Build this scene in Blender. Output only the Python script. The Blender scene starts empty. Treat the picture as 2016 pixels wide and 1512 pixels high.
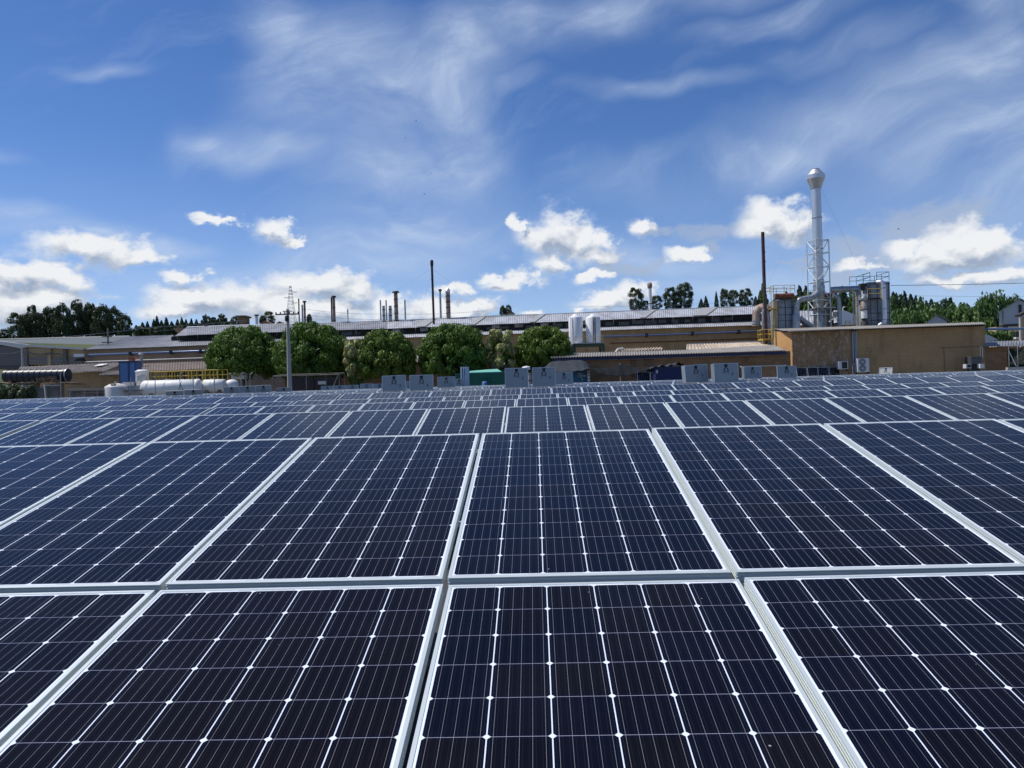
import bpy, bmesh, math, random
from math import sin, cos, tan, pi, radians, atan2, sqrt, degrees
from mathutils import Vector, Matrix
R = radians
random.seed(7)
SC = bpy.context.scene
COL = SC.collection

# ------------------------------------------------------------------ camera
F = 1530.8            # focal length in pixels of the 2016 px wide photograph
ROLL = R(1.668)
CZ = 1.45             # camera height above the yard
cd = bpy.data.cameras.new('camera'); cam = bpy.data.objects.new('camera', cd); COL.objects.link(cam)
cd.sensor_width = 36; cd.lens = F * 36 / 2016; cd.clip_start = 0.05; cd.clip_end = 6000
c_, s_ = cos(ROLL), sin(ROLL)
m = Matrix(((c_, s_, 0, 0), (0, 0, -1, 0), (-s_, c_, 0, CZ), (0, 0, 0, 1)))
cam.matrix_world = m
SC.camera = cam
SC.render.resolution_x = 1024; SC.render.resolution_y = 768
SC.view_settings.view_transform = 'Standard'; SC.view_settings.look = 'None'
SC.view_settings.exposure = 0.0; SC.view_settings.gamma = 1

# ------------------------------------------------------------------ sun
SUN_EL, SUN_AZ = R(60), atan2(-1.0, 0.22)      # azimuth from +Y towards +X
sd = bpy.data.lights.new('sun', 'SUN'); sun = bpy.data.objects.new('sun', sd); COL.objects.link(sun)
sd.energy = 4.3; sd.angle = R(0.53); sd.color = (1.0, 0.955, 0.89)
tosun = Vector((sin(SUN_AZ) * cos(SUN_EL), cos(SUN_AZ) * cos(SUN_EL), sin(SUN_EL)))
sun.rotation_euler = tosun.to_track_quat('Z', 'Y').to_euler()
sun.location = (0, 0, 60)

# ------------------------------------------------------------------ node helpers
class NT:
    def __init__(s, nt): s.nt = nt
    def n(s, t, **kw):
        x = s.nt.nodes.new(t)
        for k, v in kw.items(): setattr(x, k, v)
        return x
    def put(s, sock, v):
        if v is None: return
        if hasattr(v, 'is_output') or isinstance(v, bpy.types.NodeSocket): s.nt.links.new(v, sock)
        else: sock.default_value = v
    def m(s, op, a, b=None, c=None, clamp=False):
        x = s.n('ShaderNodeMath', operation=op); x.use_clamp = clamp
        s.put(x.inputs[0], a); s.put(x.inputs[1], b); s.put(x.inputs[2], c)
        return x.outputs[0]
    def vm(s, op, a, b=None, c=None):
        x = s.n('ShaderNodeVectorMath', operation=op)
        s.put(x.inputs[0], a)
        if b is not None: s.put(x.inputs[1], b)
        if c is not None: s.put(x.inputs[2], c)
        return x.outputs['Value'] if op in ('LENGTH', 'DOT_PRODUCT', 'DISTANCE') else x.outputs[0]
    def mix(s, f, a, b):
        x = s.n('ShaderNodeMix', data_type='RGBA')
        s.put(x.inputs[0], f); s.put(x.inputs[6], a); s.put(x.inputs[7], b)
        return x.outputs[2]
    def ss(s, v, a, b, lo=0.0, hi=1.0):
        x = s.n('ShaderNodeMapRange', interpolation_type='SMOOTHSTEP')
        s.put(x.inputs[0], v); x.inputs[1].default_value = a; x.inputs[2].default_value = b
        x.inputs[3].default_value = lo; x.inputs[4].default_value = hi
        return x.outputs[0]
    def noise(s, vec, scale, detail=4, rough=0.55, dist=0.0, dim='3D'):
        x = s.n('ShaderNodeTexNoise', noise_dimensions=dim)
        s.put(x.inputs['Vector'], vec); x.inputs['Scale'].default_value = scale
        x.inputs['Detail'].default_value = detail; x.inputs['Roughness'].default_value = rough
        x.inputs['Distortion'].default_value = dist
        return x.outputs['Fac']

def px_dir(u, v):
    """photo pixel -> (azimuth, elevation)"""
    du, dv = u - 1008, 756 - v
    x = du * cos(ROLL) + dv * sin(ROLL); z = -du * sin(ROLL) + dv * cos(ROLL)
    return atan2(x, F), atan2(z, sqrt(x * x + F * F))

# ------------------------------------------------------------------ sky
w = bpy.data.worlds.new('World'); SC.world = w; w.use_nodes = True
wn = NT(w.node_tree)
for x in list(w.node_tree.nodes): w.node_tree.nodes.remove(x)
sky = wn.n('ShaderNodeTexSky', sky_type='NISHITA')
sky.sun_disc = False; sky.sun_elevation = SUN_EL; sky.sun_rotation = SUN_AZ
sky.altitude = 2000; sky.air_density = 1.0; sky.dust_density = 0.25; sky.ozone_density = 2.2
hs = wn.n('ShaderNodeHueSaturation'); hs.inputs['Saturation'].default_value = 1.14; hs.inputs['Value'].default_value = 1.0
hs.inputs['Hue'].default_value = 0.502
wn.put(hs.inputs['Color'], wn.vm('MULTIPLY', sky.outputs[0], (0.98, 1.02, 1.17)))
tc = wn.n('ShaderNodeTexCoord')
D = tc.outputs['Generated']
sp = wn.n('ShaderNodeSeparateXYZ'); wn.nt.links.new(D, sp.inputs[0])
dx, dy, dz = sp.outputs
az = wn.m('ARCTAN2', dx, dy)
el = wn.m('ARCSINE', dz)
cb = wn.n('ShaderNodeCombineXYZ'); wn.put(cb.inputs[0], az); wn.put(cb.inputs[1], el)
P = cb.outputs[0]

def blobs(lst, P):
    """soft minimum distance to a list of ellipses in the sky (1 = on the rim)"""
    out = None
    for (u, v, ru, rv) in lst:
        a, e = px_dir(u, v)
        sx, sy = F / ru, F / rv
        q = wn.vm('LENGTH', wn.vm('MULTIPLY_ADD', P, (sx, sy, 0), (-a * sx, -e * sy, 0)))
        if out is None: out = q
        else:
            x = wn.n('ShaderNodeMath', operation='SMOOTH_MIN'); wn.put(x.inputs[0], out); wn.put(x.inputs[1], q)
            x.inputs[2].default_value = 0.25; out = x.outputs[0]
    return out
# cumulus
CUM = [(175, 487, 85, 26), (262, 502, 58, 15), (30, 540, 95, 26), (105, 552, 58, 20), (30, 600, 110, 42), (95, 598, 50, 30),
       (412, 432, 24, 7), (448, 440, 24, 6), (540, 452, 32, 18), (572, 470, 24, 9), 
       (355, 545, 35, 13), (620, 556, 95, 28), (690, 575, 42, 15), (400, 594, 90, 28), (520, 592, 120, 36), (330, 612, 55, 16),
       (640, 610, 110, 28), (765, 602, 40, 30), (850, 606, 60, 24), (925, 607, 50, 20), 
       (900, 565, 38, 11), (1000, 552, 50, 16), (962, 540, 25, 9), (1100, 464, 60, 38), (1150, 478, 46, 30), (1060, 470, 46, 30),
       (1018, 441, 13, 17), (1090, 520, 42, 16), (1168, 543, 26, 9), (1190, 590, 50, 18), (1240, 582, 50, 26),
       (1270, 448, 26, 16), (1516, 432, 52, 36), (1556, 452, 38, 28), (1492, 452, 34, 24),
       (1350, 506, 34, 15), (1045, 616, 22, 8), (1142, 610, 12, 10),
       (1915, 482, 66, 32), (1865, 502, 84, 24), (1800, 490, 50, 14), (1965, 542, 60, 18), (1880, 545, 60, 10), (1365, 508, 26, 9), (1275, 442, 22, 12), (1690, 522, 30, 8), (1170, 500, 30, 20)]
GREY = [(1830, 445, 105, 38), (1890, 445, 60, 24), (1240, 527, 66, 13), (1690, 520, 55, 16), (1660, 485, 44, 20), (1410, 455, 70, 18), (1840, 556, 40, 9), (1560, 515, 40, 8),
        (1300, 455, 30, 14), (1400, 482, 26, 12), (1800, 540, 36, 10), (1670, 540, 30, 24)]
wz = wn.vm('MULTIPLY', P, (1.0, 1.35, 1.0))
wt = wn.n('ShaderNodeTexNoise'); wn.put(wt.inputs['Vector'], wz); wt.inputs['Scale'].default_value = 17; wt.inputs['Detail'].default_value = 5; wt.inputs['Roughness'].default_value = 0.6
PW_ = wn.vm('ADD', P, wn.vm('MULTIPLY', wn.vm('SUBTRACT', wt.outputs['Color'], (0.5, 0.5, 0.5)), (0.085, 0.050, 0.0)))
n1 = wn.noise(wz, 34, 8, 0.62)
n1b = wn.noise(wn.vm('ADD', wz, (0.010, -0.016, 0)), 15, 5, 0.55)
n1c = wn.noise(wz, 15, 5, 0.55)
bc = blobs(CUM, PW_)
dc = wn.m('ADD', bc, wn.m('MULTIPLY', wn.m('SUBTRACT', n1, 0.5), 1.7))
mc = wn.ss(dc, 1.36, 0.55)
halo = wn.m('MULTIPLY', wn.ss(wn.m('ADD', bc, wn.m('MULTIPLY', wn.m('SUBTRACT', n1, 0.5), 2.6)), 1.75, 0.75), 0.50)
bg = blobs(GREY, PW_)
dg = wn.m('ADD', bg, wn.m('MULTIPLY', wn.m('SUBTRACT', n1, 0.5), 2.6))
mg = wn.m('MULTIPLY', wn.ss(dg, 1.3, 0.45), 0.62)
# light and shade inside the cumulus
bup = blobs(CUM, wn.vm('ADD', PW_, (-0.006, 0.013, 0)))
lit = wn.m('ADD', wn.m('MULTIPLY', wn.m('SUBTRACT', n1c, n1b), 2.9), wn.m('ADD', wn.m('MULTIPLY', wn.m('SUBTRACT', bup, bc), 1.05), 0.70))
lit = wn.m('ADD', lit, wn.m('MULTIPLY', wn.m('SUBTRACT', n1, 0.5), -0.5))
core = wn.ss(bc, 1.0, 0.0)
lit = wn.m('SUBTRACT', lit, wn.m('MULTIPLY', core, 0.12), clamp=True)
ccol = wn.mix(lit, (0.36, 0.44, 0.58, 1), (0.90, 0.92, 0.95, 1))
gcol = (0.40, 0.48, 0.62, 1)
# cirrus
warp = wn.n('ShaderNodeTexNoise'); wn.put(warp.inputs['Vector'], P); warp.inputs['Scale'].default_value = 2.6; warp.inputs['Detail'].default_value = 4
wp = wn.vm('MULTIPLY', wn.vm('SUBTRACT', warp.outputs['Color'], (0.5, 0.5, 0.5)), (0.30, 0.30, 0.0))
def rotz(v, deg):
    x = wn.n('ShaderNodeVectorRotate', rotation_type='Z_AXIS'); wn.put(x.inputs['Vector'], v); x.inputs['Angle'].default_value = R(deg); return x.outputs[0]
q1 = wn.vm('MULTIPLY', rotz(wn.vm('ADD', P, wp), -14), (1.0, 2.1, 1.0))
q2 = wn.vm('MULTIPLY', rotz(wn.vm('ADD', P, wn.vm('MULTIPLY', wp, (0.8, 0.8, 0))), -18), (1.0, 3.4, 1.0))
nc = wn.noise(q1, 4.2, 12, 0.60)
nf = wn.noise(wn.vm('ADD', q2, (5, 3, 0)), 5.0, 12, 0.66)
CIR = [(570, 90, 90, 60), (680, 130, 130, 70), (620, 220, 110, 90), (760, 230, 140, 110), (870, 200, 110, 90), (860, 320, 130, 100), (760, 340, 150, 80),
       (540, 318, 130, 34), (460, 305, 70, 18), (790, 430, 160, 70), (740, 500, 160, 40), (900, 120, 110, 60), (1040, 70, 140, 50), (1200, 40, 160, 45),
       (1880, 170, 190, 60), (1720, 240, 200, 60), (1560, 290, 170, 40), (1900, 290, 180, 80), (1980, 120, 100, 70), (1980, 380, 110, 60), (1960, 30, 60, 40),
       (40, 395, 90, 22), (170, 430, 130, 24), (330, 460, 120, 22), (520, 550, 200, 50), (640, 520, 120, 34), (1450, 545, 170, 30), (1250, 500, 140, 40), (1800, 470, 200, 60), (1950, 520, 120, 50)]
CIR2 = [(800, 484, 30, 9), (970, 490, 20, 8), (629, 493, 28, 8), (388, 489, 22, 8), (455, 494, 26, 9), (1380, 470, 110, 50), (900, 470, 120, 30), (1700, 500, 160, 50), (1400, 10, 260, 30), (1320, 185, 170, 16), (1550, 60, 160, 24), (230, 150, 70, 12), (1680, 120, 120, 26), (1010, 180, 60, 20), (30, 280, 50, 12), (1300, 330, 160, 40)]
WPM = wn.vm('ADD', P, wn.vm('MULTIPLY', wp, (0.7, 0.7, 0)))
bi = blobs(CIR, WPM); bi2 = blobs(CIR2, WPM)
nq = wn.m('MULTIPLY', wn.m('SUBTRACT', nc, 0.5), 2.1)
mi = wn.ss(wn.m('ADD', bi, nq), 1.65, 0.05)
mi2 = wn.m('MULTIPLY', wn.ss(wn.m('ADD', bi2, nq), 1.6, 0.2), 0.45)
tex = wn.m('MULTIPLY', wn.ss(nc, 0.30, 0.66), wn.m('ADD', wn.m('MULTIPLY', wn.ss(nf, 0.30, 0.72), 0.62), 0.44))
gen = wn.m('MULTIPLY', wn.ss(nf, 0.50, 0.78), 0.13)
ci = wn.m('ADD', wn.m('MULTIPLY', wn.m('MAXIMUM', mi, mi2), wn.m('ADD', wn.m('MULTIPLY', tex, 0.74), 0.12)), gen, clamp=True)
ci = wn.m('MAXIMUM', ci, halo)
# thin milky veil low over the horizon
low = wn.ss(el, 0.32, 0.0, 0.0, 0.30)
ci = wn.m('MAXIMUM', ci, wn.m('ADD', low, wn.m('MULTIPLY', ci, 0.7)))
up = wn.m('GREATER_THAN', el, -0.02)
b1 = wn.n('ShaderNodeBackground'); wn.put(b1.inputs[0], hs.outputs[0]); b1.inputs[1].default_value = 0.103
b2 = wn.n('ShaderNodeBackground'); b2.inputs[0].default_value = (0.62, 0.74, 0.93, 1); b2.inputs[1].default_value = 0.92
b3 = wn.n('ShaderNodeBackground'); b3.inputs[0].default_value = gcol; b3.inputs[1].default_value = 1.0
b4 = wn.n('ShaderNodeBackground'); wn.put(b4.inputs[0], ccol); b4.inputs[1].default_value = 0.96
def mixs(f, a, b):
    x = wn.n('ShaderNodeMixShader'); wn.put(x.inputs[0], f)
    wn.nt.links.new(a.outputs[0], x.inputs[1]); wn.nt.links.new(b.outputs[0], x.inputs[2]); return x
o = mixs(ci, b1, b2); o = mixs(mg, o, b3); o = mixs(mc, o, b4)
wo = wn.n('ShaderNodeOutputWorld'); wn.nt.links.new(o.outputs[0], wo.inputs[0])
w.cycles.sampling_method = 'MANUAL'; w.cycles.sample_map_resolution = 512

# ------------------------------------------------------------------ materials
def base_mat(name):
    mt = bpy.data.materials.new(name); mt.use_nodes = True
    nt = NT(mt.node_tree); b = mt.node_tree.nodes['Principled BSDF']
    return mt, nt, b
def setc(c): return (c[0], c[1], c[2], 1)
def M(name, col, rough=0.7, metal=0.0, var=0.0, scale=1.5, col2=None, bump=0.0, bscale=20, spec=0.5, thr=None, stretch=None):
    mt, nt, b = base_mat(name)
    b.inputs['Roughness'].default_value = rough; b.inputs['Metallic'].default_value = metal
    b.inputs['Specular IOR Level'].default_value = spec
    t = nt.n('ShaderNodeTexCoord').outputs['Object']
    if stretch: t = nt.vm('MULTIPLY', t, stretch)
    c = setc(col)
    if col2 is not None:
        f = nt.noise(t, scale, 6, 0.62)
        f = nt.ss(f, *(thr or (0.4, 0.65)))
        c = nt.mix(f, c, setc(col2))
    if var:
        f = nt.noise(t, scale * 0.37 + 0.01, 3)
        f2 = nt.noise(t, scale * 3.1, 4)
        k = nt.m('ADD', nt.m('MULTIPLY', nt.m('ADD', f, f2), var), 1 - var)
        x = nt.n('ShaderNodeVectorMath', operation='SCALE')
        nt.put(x.inputs[0], c if not isinstance(c, tuple) else c[:3]); nt.put(x.inputs['Scale'], k)
        c = x.outputs[0]
    nt.put(b.inputs['Base Color'], c)
    if bump:
        bp = nt.n('ShaderNodeBump'); bp.inputs['Strength'].default_value = bump; bp.inputs['Distance'].default_value = 0.02
        nt.put(bp.inputs['Height'], nt.noise(t, bscale, 4)); nt.put(b.inputs['Normal'], bp.outputs[0])
    return mt
def brickmat(name, c1, c2, mortar, sx=2.3, stain=(0.05, 0.04, 0.03), stainamt=0.35, efflo=0.0, bandh=0.0):
    """block wall laid in the wall's own X-Z plane"""
    mt, nt, b = base_mat(name); b.inputs['Roughness'].default_value = 0.92; b.inputs['Specular IOR Level'].default_value = 0.2
    t = nt.n('ShaderNodeTexCoord').outputs['Object']
    sp = nt.n('ShaderNodeSeparateXYZ'); nt.put(sp.inputs[0], t)
    cb = nt.n('ShaderNodeCombineXYZ'); nt.put(cb.inputs[0], nt.m('ADD', sp.outputs[0], sp.outputs[1])); nt.put(cb.inputs[1], sp.outputs[2])
    br = nt.n('ShaderNodeTexBrick'); nt.put(br.inputs['Vector'], cb.outputs[0])
    br.inputs['Color1'].default_value = setc(c1); br.inputs['Color2'].default_value = setc(c2); br.inputs['Mortar'].default_value = setc(mortar)
    br.inputs['Scale'].default_value = 1; br.inputs['Brick Width'].default_value = 0.42; br.inputs['Row Height'].default_value = 0.21
    br.inputs['Mortar Size'].default_value = 0.010; br.inputs['Bias'].default_value = -0.1
    c = br.outputs[0]
    st = nt.vm('MULTIPLY', t, (1.0, 1.0, 0.28))
    f = nt.ss(nt.noise(st, 1.1, 7, 0.65), 0.46, 0.78, 0, stainamt)
    c = nt.mix(f, c, setc(stain))
    if efflo:
        f = nt.ss(nt.noise(nt.vm('MULTIPLY', t, (1.6, 1, 0.7)), 2.1, 9, 0.78), 0.50, 0.66, 0, efflo)
        c = nt.mix(f, c, (0.62, 0.58, 0.52, 1))
    k = nt.m('ADD', nt.m('MULTIPLY', nt.noise(t, 0.35, 3), 0.5), 0.75)
    x = nt.n('ShaderNodeVectorMath', operation='SCALE'); nt.put(x.inputs[0], c); nt.put(x.inputs['Scale'], k)
    nt.put(b.inputs['Base Color'], x.outputs[0])
    return mt
MT = {}
MT['alu'] = M('anodised_aluminium', (0.63, 0.68, 0.67), 0.42, 0.28, var=0.05, scale=6)
MT['alu_dark'] = M('galvanised_steel', (0.34, 0.36, 0.38), 0.5, 0.6, var=0.12, scale=4)
MT['backsheet'] = M('white_backsheet', (0.42, 0.43, 0.42), 0.6, 0, var=0.05, scale=2)
MT['black'] = M('black_plastic', (0.012, 0.012, 0.014), 0.5)
MT['label'] = M('printed_label', (0.05, 0.06, 0.08), 0.6, col2=(0.4, 0.45, 0.5), scale=60)
MT['brick_dark'] = brickmat('brown_block_wall', (0.36, 0.215, 0.115), (0.27, 0.155, 0.08), (0.18, 0.11, 0.06))
MT['brick_efflo'] = brickmat('stained_block_wall', (0.40, 0.26, 0.135), (0.33, 0.205, 0.105), (0.20, 0.14, 0.08), efflo=0.7)
MT['brick_olive'] = brickmat('olive_painted_block', (0.45, 0.295, 0.145), (0.41, 0.27, 0.13), (0.30, 0.195, 0.10), stain=(0.13, 0.095, 0.055), stainamt=0.6)
MT['brick_tan'] = brickmat('tan_block_wall', (0.50, 0.34, 0.17), (0.45, 0.30, 0.15), (0.33, 0.225, 0.12), stain=(0.09, 0.07, 0.045), stainamt=0.5)
MT['brick_brown'] = brickmat('dull_brown_wall', (0.38, 0.275, 0.19), (0.35, 0.25, 0.17), (0.28, 0.20, 0.15), stain=(0.10, 0.08, 0.06), stainamt=0.45)
MT['orange'] = brickmat('orange_painted_block', (0.62, 0.36, 0.155), (0.60, 0.345, 0.145), (0.52, 0.30, 0.13), stain=(0.4, 0.24, 0.12), stainamt=0.25)
MT['cream'] = M('cream_plaster', (0.46, 0.36, 0.20), 0.85, 0, var=0.2, scale=1.2)
MT['louver'] = M('grey_louvre', (0.16, 0.155, 0.15), 0.7, var=0.2, scale=3)
MT['darkwall'] = M('dark_metal_cladding', (0.065, 0.068, 0.075), 0.6, 0, var=0.3, scale=2)
MT['dark'] = M('dark_opening', (0.018, 0.018, 0.022), 0.7, var=0.4, scale=1.5)
MT['window_dim'] = M('dusty_glazing', (0.06, 0.065, 0.07), 0.3, var=0.5, scale=2)
MT['roof_white'] = M('pale_zinc_roof', (0.50, 0.51, 0.53), 0.5, 0.25, var=0.18, scale=0.9, col2=(0.36, 0.35, 0.34), stretch=(1, .15, 1))
MT['roof_grey'] = M('grey_sheet_roof', (0.26, 0.27, 0.29), 0.6, 0.15, var=0.25, scale=0.7, col2=(0.18, 0.18, 0.19))
MT['roof_green'] = M('dark_green_grey_roof', (0.10, 0.118, 0.115), 0.65, 0, var=0.25, scale=0.3)
MT['roof_asb'] = M('weathered_fibre_cement', (0.20, 0.18, 0.165), 0.9, 0, var=0.3, scale=1.2, col2=(0.11, 0.095, 0.085))
MT['roof_asb2'] = M('brown_fibre_cement', (0.19, 0.15, 0.125), 0.9, 0, var=0.3, scale=1.2, col2=(0.12, 0.09, 0.075))
MT['roof_low'] = M('light_fibre_cement', (0.27, 0.255, 0.235), 0.85, 0, var=0.22, scale=1.4, col2=(0.20, 0.185, 0.17))
MT['roof_patch'] = M('dull_zinc_sheet', (0.36, 0.36, 0.35), 0.6, 0.1, var=0.15, scale=1)
MT['roof_tan'] = M('tan_rusty_sheet', (0.50, 0.42, 0.32), 0.8, 0, var=0.2, scale=1.5, col2=(0.36, 0.27, 0.19), stretch=(1, .2, 1))
MT['white'] = M('white_paint', (0.80, 0.80, 0.78), 0.45, 0, var=0.06, scale=1.2)
MT['white_dirty'] = M('dirty_white_fibreglass', (0.78, 0.77, 0.73), 0.5, 0, var=0.1, scale=1.3, col2=(0.52, 0.48, 0.41), thr=(0.55, 0.85))
MT['offwhite'] = M('off_white_plastic', (0.60, 0.58, 0.53), 0.55, 0, var=0.12, scale=2)
MT['silver'] = M('aluminium_cladding', (0.60, 0.61, 0.62), 0.42, 0.75, var=0.14, scale=1.6, stretch=(1, 1, .3))
MT['galv'] = M('galvanised_duct', (0.42, 0.44, 0.45), 0.45, 0.55, var=0.2, scale=2.2, col2=(0.30, 0.31, 0.31))
MT['greybox'] = M('grey_sheet_panels', (0.30, 0.335, 0.36), 0.55, 0.2, var=0.16, scale=0.9, col2=(0.22, 0.24, 0.26))
MT['rust'] = M('rusty_steel', (0.24, 0.085, 0.045), 0.85, 0.1, var=0.3, scale=2.5, col2=(0.11, 0.045, 0.035))
MT['rust_light'] = M('rust_streaked_duct', (0.42, 0.37, 0.32), 0.7, 0.3, var=0.2, scale=1.3, col2=(0.26, 0.12, 0.07), thr=(0.42, 0.6))
MT['rust_stack'] = M('rust_stained_flue', (0.34, 0.31, 0.28), 0.7, 0.3, var=0.2, scale=1.0, col2=(0.25, 0.11, 0.05), stretch=(1, 1, .4))
MT['soot'] = M('sooty_steel', (0.045, 0.035, 0.035), 0.7, 0.2, var=0.3, scale=2)
MT['concrete'] = M('concrete', (0.42, 0.40, 0.36), 0.9, 0, var=0.15, scale=1.5)
MT['concrete_dark'] = M('stained_concrete', (0.22, 0.205, 0.18), 0.95, 0, var=0.35, scale=1.2, col2=(0.12, 0.11, 0.09))
MT['yellow'] = M('yellow_paint', (0.62, 0.42, 0.05), 0.5, 0, var=0.18, scale=3)
MT['yellow_pale'] = M('faded_yellow_paint', (0.52, 0.42, 0.17), 0.6, 0, var=0.2, scale=3, col2=(0.34, 0.25, 0.12))
MT['blue_pipe'] = M('blue_pipe_paint', (0.13, 0.19, 0.33), 0.35, 0.2, var=0.15, scale=1)
MT['blue_fascia'] = M('navy_fascia', (0.03, 0.04, 0.12), 0.6)
MT['blue_door'] = M('blue_cabinet_paint', (0.09, 0.19, 0.38), 0.5, 0, var=0.15, scale=2)
MT['blue_box'] = M('blue_container_paint', (0.02, 0.13, 0.25), 0.5, 0, var=0.25, scale=1.5)
MT['navy_box'] = M('navy_container_paint', (0.022, 0.03, 0.12), 0.5, 0, var=0.25, scale=1.5)
MT['green_box'] = M('green_container_paint', (0.01, 0.13, 0.085), 0.5, 0, var=0.25, scale=1.2)
MT['green_roof'] = M('mint_container_top', (0.18, 0.50, 0.42), 0.6, 0, var=0.15, scale=2)
MT['green_steel'] = M('dark_green_steel', (0.025, 0.075, 0.05), 0.5, var=0.2, scale=2)
MT['tarp'] = M('grey_tarpaulin', (0.045, 0.052, 0.060), 0.75, 0, spec=0.15, var=0.3, scale=1.5, bump=0.6, bscale=3)
MT['tarp_black'] = M('black_shade_cloth', (0.014, 0.016, 0.018), 0.9, 0, spec=0.1, var=0.3, scale=1.5, bump=0.5, bscale=3)
MT['tank_black'] = M('black_ribbed_tank', (0.014, 0.017, 0.030), 0.42, 0, var=0.2, scale=1)
MT['wood'] = M('weathered_timber', (0.28, 0.20, 0.13), 0.9, 0, var=0.35, scale=3, col2=(0.16, 0.10, 0.06))
MT['pvc'] = M('pale_pvc_pipe', (0.56, 0.66, 0.76), 0.35, 0, var=0.05)
MT['cable'] = M('overhead_cable', (0.03, 0.03, 0.035), 0.6)
MT['cable_pale'] = M('pale_cable', (0.30, 0.32, 0.34), 0.6)
MT['mesh'] = M('fence_wire', (0.12, 0.13, 0.13), 0.6, 0.3)
MT['house_wall'] = M('pale_blue_cladding', (0.36, 0.42, 0.45), 0.7, 0, var=0.08, scale=0.5)
MT['clay'] = M('clay_tiles', (0.33, 0.13, 0.08), 0.9, 0, var=0.3, scale=3)
MT['bark'] = M('tree_bark', (0.10, 0.075, 0.055), 0.95, 0, var=0.4, scale=6)
MT['bark_pale'] = M('pale_bark', (0.25, 0.21, 0.16), 0.95, 0, var=0.3, scale=3)
MT['ink_white'] = M('white_lettering', (0.65, 0.72, 0.70), 0.6, 0, var=0.3, scale=30)
MT['ink_dark'] = M('marker_line', (0.005, 0.04, 0.035), 0.6)
MT['bag'] = M('crumpled_white_bag', (0.72, 0.72, 0.72), 0.6, 0, var=0.2, scale=9)
MT['ac'] = M('white_enamel', (0.62, 0.64, 0.64), 0.5, 0, var=0.06, scale=2)
MT['fan'] = M('fan_grille', (0.20, 0.21, 0.22), 0.6)
MT['ground'] = M('dusty_concrete_yard', (0.20, 0.185, 0.165), 0.95, 0, var=0.3, scale=0.6, col2=(0.13, 0.12, 0.105))
MT['grass'] = M('hillside_grass', (0.07, 0.085, 0.03), 0.95, 0, var=0.4, scale=0.06, col2=(0.04, 0.07, 0.022))

def leafmat(name, cols, rough=0.55, transl=0.25):
    mt, nt, b = base_mat(name)
    t = nt.n('ShaderNodeTexCoord').outputs['Object']
    g = nt.n('ShaderNodeNewGeometry')
    rnd = g.outputs['Random Per Island']
    cr = nt.n('ShaderNodeValToRGB'); nt.put(cr.inputs[0], rnd)
    cr.color_ramp.elements[0].color = setc(cols[0]); cr.color_ramp.elements[1].color = setc(cols[-1])
    for i, c in enumerate(cols[1:-1]):
        e = cr.color_ramp.elements.new((i + 1) / (len(cols) - 1)); e.color = setc(c)
    x = nt.n('ShaderNodeVectorMath', operation='SCALE'); nt.put(x.inputs[0], cr.outputs[0])
    nt.put(x.inputs['Scale'], nt.m('ADD', nt.m('MULTIPLY', nt.noise(t, 0.9, 3), 0.9), 0.55))
    nt.put(b.inputs['Base Color'], x.outputs[0]); b.inputs['Roughness'].default_value = rough
    b.inputs['Specular IOR Level'].default_value = 0.35
    tr = nt.n('ShaderNodeBsdfTranslucent'); nt.put(tr.inputs[0], x.outputs[0])
    mx = nt.n('ShaderNodeMixShader'); mx.inputs[0].default_value = transl
    out = mt.node_tree.nodes['Material Output']
    mt.node_tree.links.new(b.outputs[0], mx.inputs[1]); mt.node_tree.links.new(tr.outputs[0], mx.inputs[2])
    mt.node_tree.links.new(mx.outputs[0], out.inputs[0])
    return mt
MT['leaf'] = leafmat('fig_leaves', [(0.075, 0.145, 0.018), (0.095, 0.175, 0.022), (0.125, 0.215, 0.03)])
MT['leaf_b'] = leafmat('fig_leaves_fresh', [(0.085, 0.14, 0.016), (0.11, 0.175, 0.02), (0.15, 0.225, 0.03)])
MT['leaf_pale'] = leafmat('variegated_leaves', [(0.20, 0.23, 0.07), (0.40, 0.40, 0.15), (0.55, 0.52, 0.24), (0.12, 0.17, 0.04)])
MT['leaf_dark'] = leafmat('dark_far_leaves', [(0.035, 0.055, 0.020), (0.055, 0.080, 0.028), (0.08, 0.10, 0.04)], transl=0.1)
MT['leaf_pine'] = leafmat('pine_needles', [(0.018, 0.040, 0.016), (0.035, 0.068, 0.025), (0.05, 0.09, 0.036)], transl=0.1)
MT['leaf_mid'] = leafmat('broad_leaves', [(0.055, 0.115, 0.022), (0.08, 0.155, 0.032), (0.11, 0.19, 0.05)], transl=0.2)
MT['core'] = M('inner_foliage', (0.010, 0.018, 0.006), 0.95)

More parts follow.
